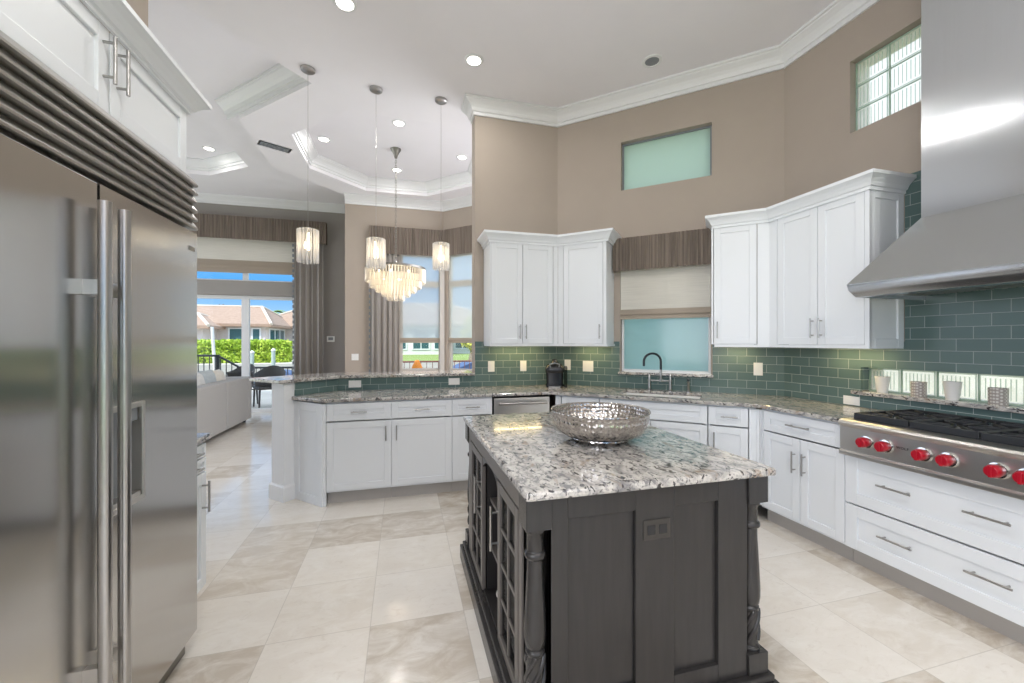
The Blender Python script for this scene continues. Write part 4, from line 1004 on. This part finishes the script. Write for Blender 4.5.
for k in range(6): a = k * PI / 3; mb.tube([(0, 0, zz(2.45)), (.41 * math.cos(a), .41 * math.sin(a), zz(2.45))], .006, 6)
mb.build('spoke', 'steeldark', chd)
for n, r, zb, zt in ((64, .41, 2.25, 2.445), (54, .352, 2.17, 2.36), (42, .275, 2.11, 2.29), (30, .19, 2.05, 2.23), (18, .115, 1.99, 2.17)):
    rods(n, r, zz(zb), zz(zt), .0135).build('crystal_tier', 'crystalw', chd)
for k in range(6):
    a = k * PI / 3 + .3
    MB().lathe([(0, -.05), (.02, -.04), (.028, 0), (.015, .04), (0, .06)], (.24 * math.cos(a), .24 * math.sin(a), zz(2.36)), 12).build('bulb', 'bulb', chd, smooth=60)
lamp('chandelier_lamp', 'POINT', (0, 0, zz(2.33)), 20, (1, .84, .62), size=.12, parent=chd)

# ------------------------------------------------------------------ living room furniture
sf = thing('sofa', 'light grey fabric sofa seen from behind beyond the refrigerator', 'sofa', (-2.57, 6.5, 0), -PI / 2)
# local x -> world -y (toward camera is +x), local y -> world +x ; the back faces local +y
def sofa_module(x0, x1):
    MB().box(x0, x1, -.95, -.02, .06, .42).build('base', 'sofa', sf, bevel=.015)
    MB().box(x0, x1, -.20, 0.0, .06, .79).build('back', 'sofa', sf, bevel=.02)
    MB().box(x0 + .02, x1 - .02, -.93, -.21, .42, .54).build('seat_cushion', 'sofa', sf, bevel=.04)
sofa_module(-1.42, -.545); sofa_module(-.535, .60)
MB().box(-1.58, -1.425, -.95, 0, .06, .79).build('armrest', 'sofa', sf, bevel=.02)
for x in (-1.5, .52):
    for y in (-.88, -.10): MB().box(x - .025, x + .025, y - .025, y + .025, 0, .06).build('leg', 'blackm', sf)
def cushion(label, x, y, z, rx, ry, m, w=.46, h=.40):
    n = 12; mb = MB()
    for sgn in (1, -1):
        o = len(mb.v)
        for i in range(n + 1):
            for j in range(n + 1):
                u, v = i / n * 2 - 1, j / n * 2 - 1; t = max(0, (1 - u ** 4) * (1 - v ** 4)) ** .5 * .085
                k = 1 - .06 * (u * u * v * v) - .05 * (1 - abs(u)) * v * v
                mb.v.append((u * w / 2 * (1 - .04 * (1 - v * v)), sgn * t, v * h / 2 * (1 - .04 * (1 - u * u))))
        for i in range(n):
            for j in range(n):
                a = o + i * (n + 1) + j; mb.f.append((a, a + 1, a + n + 2, a + n + 1) if sgn < 0 else (a, a + n + 1, a + n + 2, a + 1)); mb.mi.append(0)
    ob = mb.build('throw_pillow', m, smooth=70, loc=(x, y, z)); ob.rotation_euler = (rx, 0, ry)
    return tag(ob, label, 'pillow', 'throw pillows on the sofa')
cushion('pale grey throw pillow on the sofa nearest the refrigerator', -2.88, 6.84, .75, -.2, PI / 2 + .1, 'pillow', .34)
cushion('blue-grey throw pillow on the sofa between two pale pillows', -2.89, 7.20, .765, -.2, PI / 2 - .1, 'pillowb', .32)
cushion('cream throw pillow on the sofa in front of the door post', -2.88, 7.55, .75, -.2, PI / 2 + .1, 'pillowc', .34)

# ------------------------------------------------------------------ outdoors
struct(MB().box(-14, 8, 9.2, 14.2, -.2, -.03).build('ground_patio', 'concrete'))
struct(MB().box(-60, 60, 14.2, 21.5, -1.2, -.75).build('ground_canal_water', 'water'))
struct(MB().box(-60, 60, 13.9, 14.2, -1.2, -.05).build('ground_seawall_near', 'concrete'))
struct(MB().box(-60, 60, 21.3, 21.9, -1.2, .36).build('ground_seawall_far', 'concrete'))
struct(MB().box(-3.4, 60, 21.9, 90, -.4, .33).build('ground_far_lawn', 'lawn'))
struct(MB().box(-60, -3.4, 21.9, 90, -.4, .33).build('ground_far_bank', 'concrete'))
struct(MB().box(-30, 30, -30, -3.36, -.4, -.06).build('ground_lawn_rear', 'lawn'))
struct(MB().box(3.5, 30, -3.36, 14.2, -.4, -.06).build('ground_lawn_side', 'lawn'))
struct(MB().box(-30, -6.3, -3.36, 14.2, -.4, -.06).build('ground_lawn_hall', 'lawn'))

nb = thing('house', 'tall white wall added outside to brighten the glass blocks', 'house', (8.2, 6, -.06))  # added sunlit backing that whitens the glass blocks
MB().box(0, 5, -13, 16, 0, 9.5).build('wall', 'stuccow', nb)
mb = MB(); mb.add([(-.1, -13.5, 9.5), (5.5, -13.5, 9.5), (5.5, 16.5, 9.5), (-.1, 16.5, 9.5), (2.5, -10.5, 10.9), (2.5, 13.5, 10.9)], [(0, 3, 2, 1), (0, 1, 4), (1, 2, 5, 4), (2, 3, 5), (3, 0, 4, 5)]); mb.build('roof', 'rooftile', nb)
def hip(mb, x0, x1, y0, y1, ze, zr, run=None, ov=.5):
    x0 -= ov; x1 += ov; y0 -= ov; y1 += ov; h = run or min(x1 - x0, y1 - y0) / 2
    if x1 - x0 >= y1 - y0: r0, r1 = (x0 + h, (y0 + y1) / 2), (x1 - h, (y0 + y1) / 2)
    else: r0, r1 = ((x0 + x1) / 2, y0 + h), ((x0 + x1) / 2, y1 - h)
    vs = [(x0, y0, ze), (x1, y0, ze), (x1, y1, ze), (x0, y1, ze), (*r0, zr), (*r1, zr), (x0, y0, ze - .18), (x1, y0, ze - .18), (x1, y1, ze - .18), (x0, y1, ze - .18)]
    if x1 - x0 >= y1 - y0: fs = [(0, 1, 5, 4), (1, 2, 5), (2, 3, 4, 5), (3, 0, 4)]
    else: fs = [(0, 1, 4), (1, 2, 5, 4), (2, 3, 5), (3, 0, 4, 5)]
    mb.add(vs, fs + [(0, 6, 7, 1), (1, 7, 8, 2), (2, 8, 9, 3), (3, 9, 6, 0), (6, 9, 8, 7)])
    hips = [(vs[0], vs[4]), (vs[1], vs[5] if x1 - x0 >= y1 - y0 else vs[4]), (vs[4], vs[5]), (vs[2], vs[5]), (vs[3], vs[4] if x1 - x0 >= y1 - y0 else vs[5])]
    return hips
def house(label, x, y, wings, wallm, windows, side=()):
    o = thing('house', label, 'house', (x, y, .33))
    for x0, x1, y0, y1, ze, zr, run in wings:
        MB().box(x0, x1, y0, y1, 0, ze).build('wall', wallm, o)
        mb = MB(); hp = hip(mb, x0, x1, y0, y1, ze, zr, run); rf = mb.build('roof', 'rooftile', o)
        mb = MB()
        for a, b in hp:
            if (Vector(a) - Vector(b)).length > .05: mb.tube([a, b], .10, 6)
        mb.build('ridge_tile', 'ridge', rf)
    for x0, x1, z0, z1, yy, cols in windows:
        w = frame_mb(x0, x1, z0, z1, .09, yy - .06, yy, cols, (), .07).build('window', 'trimw', o); MB().box(x0 + .05, x1 - .05, yy - .03, yy - .01, z0 + .05, z1 - .05).build('pane', 'hglass', w)
    for xf, ya, yb, z0, z1 in side:
        w = MB().box(xf, xf + .06, ya, yb, z0, z0 + .09).box(xf, xf + .06, ya, yb, z1 - .09, z1)
        n = 3
        for k in range(n + 1): yy = ya + (yb - ya) * k / n; w.box(xf, xf + .055, yy - .05, yy + .05, z0, z1)
        w = w.build('window', 'trimw', o); MB().box(xf + .01, xf + .03, ya, yb, z0 + .05, z1 - .05).build('pane', 'hglass', w)
    return o
house('tan-roofed house across the canal seen through the sliding door', -10.5, 31.0,
      [(-7.5, 1.45, 0, 8, 2.25, 3.72, 1.9), (-8.5, -1.4, -2, 3.5, 2.05, 2.95, 1.9), (-1.0, 5.0, 5.0, 13, 2.3, 3.9, 3.0)], 'stuccop',
      [(-.75, .35, .9, 2.0, -.01, ()), (.62, 1.2, .9, 2.0, -.01, ()), (-3.3, -2.0, .4, 1.5, -2.01, ()), (2.0, 4.4, 1.0, 2.0, 4.99, (2.8, 3.6))], ((1.452, .8, 4.4, .9, 2.0),))
house('white house across the canal seen through the dining bay window', 1.5, 36.0,
      [(-6, 8, 0, 10, 2.6, 4.8, None), (-2.6, 2.4, -2.5, 5, 2.5, 4.3, None)], 'stuccow',
      [(-2.1, -1.2, .4, 2.1, -2.51, ()), (-.8, .6, .4, 2.1, -2.51, (-.1,)), (.9, 2.1, .4, 2.1, -2.51, (1.5,)), (2.9, 4.4, .4, 2.1, -.01, (3.6,)), (-5.2, -3.2, .4, 2.1, -.01, (-4.3,)), (5.0, 6.8, .4, 2.1, -.01, (5.9,))])

def leaves(name, blobs, n, size, m, parent=None, loc=(0, 0, 0), box=None):
    mb = MB()
    for k in range(n):
        if box:
            x0, x1, y0, y1, z0, z1 = box; f = random.random()
            p = Vector((random.uniform(x0, x1), random.uniform(y0, y1), random.uniform(z0, z1)))
            if f < .62: p.y = y0 + random.uniform(-.08, .15)
            elif f < .85: p.z = z1 + random.uniform(-.15, .07)
            else: p.x = random.choice((x0, x1)) + random.uniform(-.08, .08)
        else:
            c, r = random.choice(blobs); d = Vector((random.gauss(0, 1), random.gauss(0, 1), random.gauss(0, 1))).normalized(); p = Vector(c) + d * r * random.uniform(.72, 1.05)
        a = Vector((random.gauss(0, 1), random.gauss(0, 1), random.gauss(0, 1))).normalized(); b = a.cross(Vector((random.gauss(0, 1), random.gauss(0, 1), random.gauss(0, 1)))).normalized(); s_ = size * random.uniform(.6, 1.3)
        mb.add([p - a * s_, p + b * s_ * .5, p + a * s_, p - b * s_ * .5], [(0, 1, 2, 3)])
    return mb.build(name, m, parent, loc=loc)
hg = thing('hedge', 'bright yellow-green clipped hedge in front of the house across the canal', 'hedge', (-7.9, 23.4, .33))
leaves('foliage', None, 6500, .085, 'hedge', hg, box=(-3.2, 2.15, -.5, .5, .0, 1.08))
MB().box(-3.1, 2.05, -.42, .42, 0, 1.0).build('inner_growth', 'leafg', hg)
def tree(name, label, x, y, h, blobs, m, n, size, cat='tree'):
    o = thing(name, label, cat, (x, y, .33)); MB().tube([(0, 0, 0), (.1, 0, h * .5), (0, .1, h)], [.22, .17, .10], 8).build('trunk', 'bark', o, smooth=60)
    leaves('foliage', blobs, n, size, m, o); return o
tree('tree', 'dark reddish tree beyond the roof left of the door post', -17.3, 46, 3.2, [((0, 0, 3.9), .8), ((-1.0, .3, 3.6), .7), ((1.0, 0, 3.5), .7)], 'leafd', 1400, .13)
tree('tree', 'yellow-green tree at the right edge of the dining bay view', 3.75, 21.0 + 1.6, 1.2, [((0, 0, 1.3), .7), ((.5, 0, .7), .6), ((.2, 0, 2.0), .6)], 'leafy', 1500, .10)
pt_ = thing('palm_tree', 'green palm tree rising behind the tan roof', 'tree', (-14.2, 50, .33))
MB().tube([(0, 0, 0), (.2, 0, 2.5), (.1, 0, 4.3)], [.22, .18, .15], 8).build('trunk', 'bark', pt_, smooth=60)
mb = MB()
for k in range(16):
    a = k * 2 * PI / 16 + random.uniform(-.2, .2); el = random.uniform(.1, .7); L = random.uniform(1.7, 2.3); prev = None
    for i in range(9):
        t = i / 8; p = Vector((.1 + math.cos(a) * L * t, math.sin(a) * L * t, 4.3 + L * (el * t - .75 * t * t))); w = .30 * math.sin(PI * min(1, t * .9 + .1)); sd_ = Vector((-math.sin(a), math.cos(a), -.35)) * w; s2 = Vector((math.sin(a), -math.cos(a), -.35)) * w
        if prev: mb.add([prev[0], p, p + sd_, prev[0] + prev[1]], [(0, 1, 2, 3)]); mb.add([prev[0], p, p + s2, prev[0] + prev[2]], [(0, 1, 2, 3)])
        prev = (p, sd_, s2)
mb.build('frond', 'leafg', pt_)

def railing(label, pts, m, bal=.11, low=.12, hgt=None, posts=True):
    o = thing('railing', label, 'railing', (pts[0][0], pts[0][1], -.03)); O = Vector((pts[0][0], pts[0][1], 0)); mb = MB(); b2 = MB()
    P_ = [Vector(p) - O for p in pts]
    for a, b in zip(P_[:-1], P_[1:]):
        mb.tube([a, b], .028, 8); mb.tube([(a.x, a.y, low), (b.x, b.y, low)], .018, 6)
        n = max(1, int((Vector((a.x, a.y)) - Vector((b.x, b.y))).length / bal))
        for i in range(n): p = a.lerp(b, (i + .5) / n); b2.box(p.x - .009, p.x + .009, p.y - .009, p.y + .009, low, p.z)
    mb.build('rail', m, o, smooth=50); b2.build('baluster', m, o)
    for p in P_: MB().box(p.x - .035, p.x + .035, p.y - .035, p.y + .035, 0, p.z + .03).build('post', m, o)
    return o
railing('black iron railing sloping down on the patio beyond the sliding door', [(-7.6, 12.5, 1.06), (-5.55, 12.5, 1.06), (-4.78, 12.5, 1.05), (-4.26, 12.5, .72), (-2.6, 12.5, .70)], 'blackm')
railing('reddish brown railing beyond the dining bay window', [(-1.2, 13.0, .80), (.45, 13.0, .80), (1.35, 13.0, .80), (2.8, 13.0, .80)], 'rail_brown', .16, .48)
for i, (x, lab) in enumerate(((-4.83, 'pale dock post behind the door mullion'), (-4.20, 'pale dock post in the middle of the right door pane'), (-3.50, 'pale dock post beside the living room curtain'))):
    o = thing('dock_post', lab, 'post', (x, 15.2, -.85), 0, 'pale dock posts'); h_ = 1.95 if i else 1.88
    MB().lathe([(.06, 0), (.06, h_), (0, h_)], (0, 0, 0), 14).build('shaft', 'teal', o, smooth=40); MB().lathe([(.068, h_ - .02), (.068, h_ + .03), (0, h_ + .08)], (0, 0, 0), 14).build('cap', 'whitep', o, smooth=40)
tag(MB().tube([(-5.42, 14.05, -.06), (-5.52, 14.05, 1.84)], .042, 12).build('mooring_pole', 'whitep', smooth=50), 'white leaning mooring pole in the left door pane', 'pole')
def boat(label, x, y, L, w, h, hull, cover, rot=0):
    o = thing('boat', label, 'boat', (x, y, -.75), rot); secs = 9; rings = []
    mb = MB(); m_ = 7
    for i in range(secs):
        t = i / (secs - 1); k = (1 - max(0, (t - .45) / .55) ** 2 * .97) * (.92 + .08 * min(1, t * 5))
        for j in range(m_):
            a = PI * j / (m_ - 1); mb.v.append(((t - .5) * L, math.cos(a) * w / 2 * k, h * (1 - math.sin(a)) + .12 * h * t * t * (1 - math.sin(a))))
    for i in range(secs - 1):
        for j in range(m_ - 1): q = i * m_ + j; mb.f.append((q, q + 1, q + m_ + 1, q + m_)); mb.mi.append(0)
    mb.f.append(tuple(range(m_))); mb.mi.append(0); mb.build('hull', hull, o, smooth=50)
    pr_ = [(-.45, 0), (-.40, .45), (-.1, .75), (.1, .70), (.35, .25), (.46, 0)]
    mb = MB(); vs = [(a * L, y_ * w * (.42 if b < .1 else .30), h + b * h) for y_ in (-1, 1) for a, b in pr_]; q = len(pr_)
    mb.add(vs, [tuple(range(q)), tuple(range(2 * q - 1, q - 1, -1))] + [(i, (i + 1) % q, q + (i + 1) % q, q + i) for i in range(q)])
    mb.build('cover', cover, o, bevel=.04); return o
boat('dark blue covered boat moored beyond the railing', -4.55, 17.2, 2.6, 1.3, .62, 'navy', 'navy')
boat('white boat with a dark cover moored in the right bay view', 2.75, 16.6, 2.4, 1.2, .75, 'whitep', 'navy', .4)
kk_ = thing('kayak', 'orange kayak leaning on the brown railing in the bay view', 'kayak', (.42, 12.78, -.03))
mb = MB(); 
for i in range(11):
    t = i / 10; rr_ = .26 * math.sin(PI * min(max(t, .04), .96)) ** .6
    for j in range(10): a = 2 * PI * j / 10; mb.v.append(((t - .5) * .0 + rr_ * math.cos(a) * .75, rr_ * math.sin(a) * .5, .42 + (t - .5) * .84 + .02))
for i in range(10):
    for j in range(10): mb.f.append((i * 10 + j, i * 10 + (j + 1) % 10, (i + 1) * 10 + (j + 1) % 10, (i + 1) * 10 + j)); mb.mi.append(0)
mb.f += [tuple(range(9, -1, -1)), tuple(range(100, 110))]; mb.mi += [0, 0]
mb.build('hull', 'orange', kk_, smooth=60); MB().lathe([(.08, .0), (.10, .01), (.08, .02)], (0, -.14, .5), 14, 'Y').build('cockpit', 'black', kk_, smooth=50)

def wchair(label, x, y, rz):
    o = thing('patio_chair', label, 'chair', (x, y, -.03), rz, 'dark wicker patio chairs')
    MB().box(-.27, .27, -.27, .27, .40, .47).build('seat', 'wicker', o, bevel=.02)
    mb = MB(); n = 12; 
    for i in range(n + 1):
        a = PI + PI * i / n
        for r_, z in ((.28, .47), (.30, .70), (.31, .92 - .18 * abs(math.cos(a)) ** 2)): mb.v.append((r_ * math.cos(a), -r_ * math.sin(a), z))
    for i in range(n):
        for j in range(2): q = i * 3 + j; mb.f.append((q, q + 1, q + 4, q + 3)); mb.mi.append(0)
    b = mb.build('backrest', 'wicker', o, smooth=60); b.modifiers.new('thick', 'SOLIDIFY').thickness = .03
    for x_ in (-.24, .24):
        for y_ in (-.24, .24): MB().tube([(x_, y_, .40), (x_ * 1.05, y_ * 1.05, 0)], [.022, .016], 8).build('leg', 'wicker', o, smooth=50)
    return o
wchair('dark wicker patio chair outside the sliding door beyond the bar end', -2.82, 9.95, .5 + PI)
wchair('dark wicker patio chair outside, partly behind the grey sofa', -3.55, 10.35, -.4)
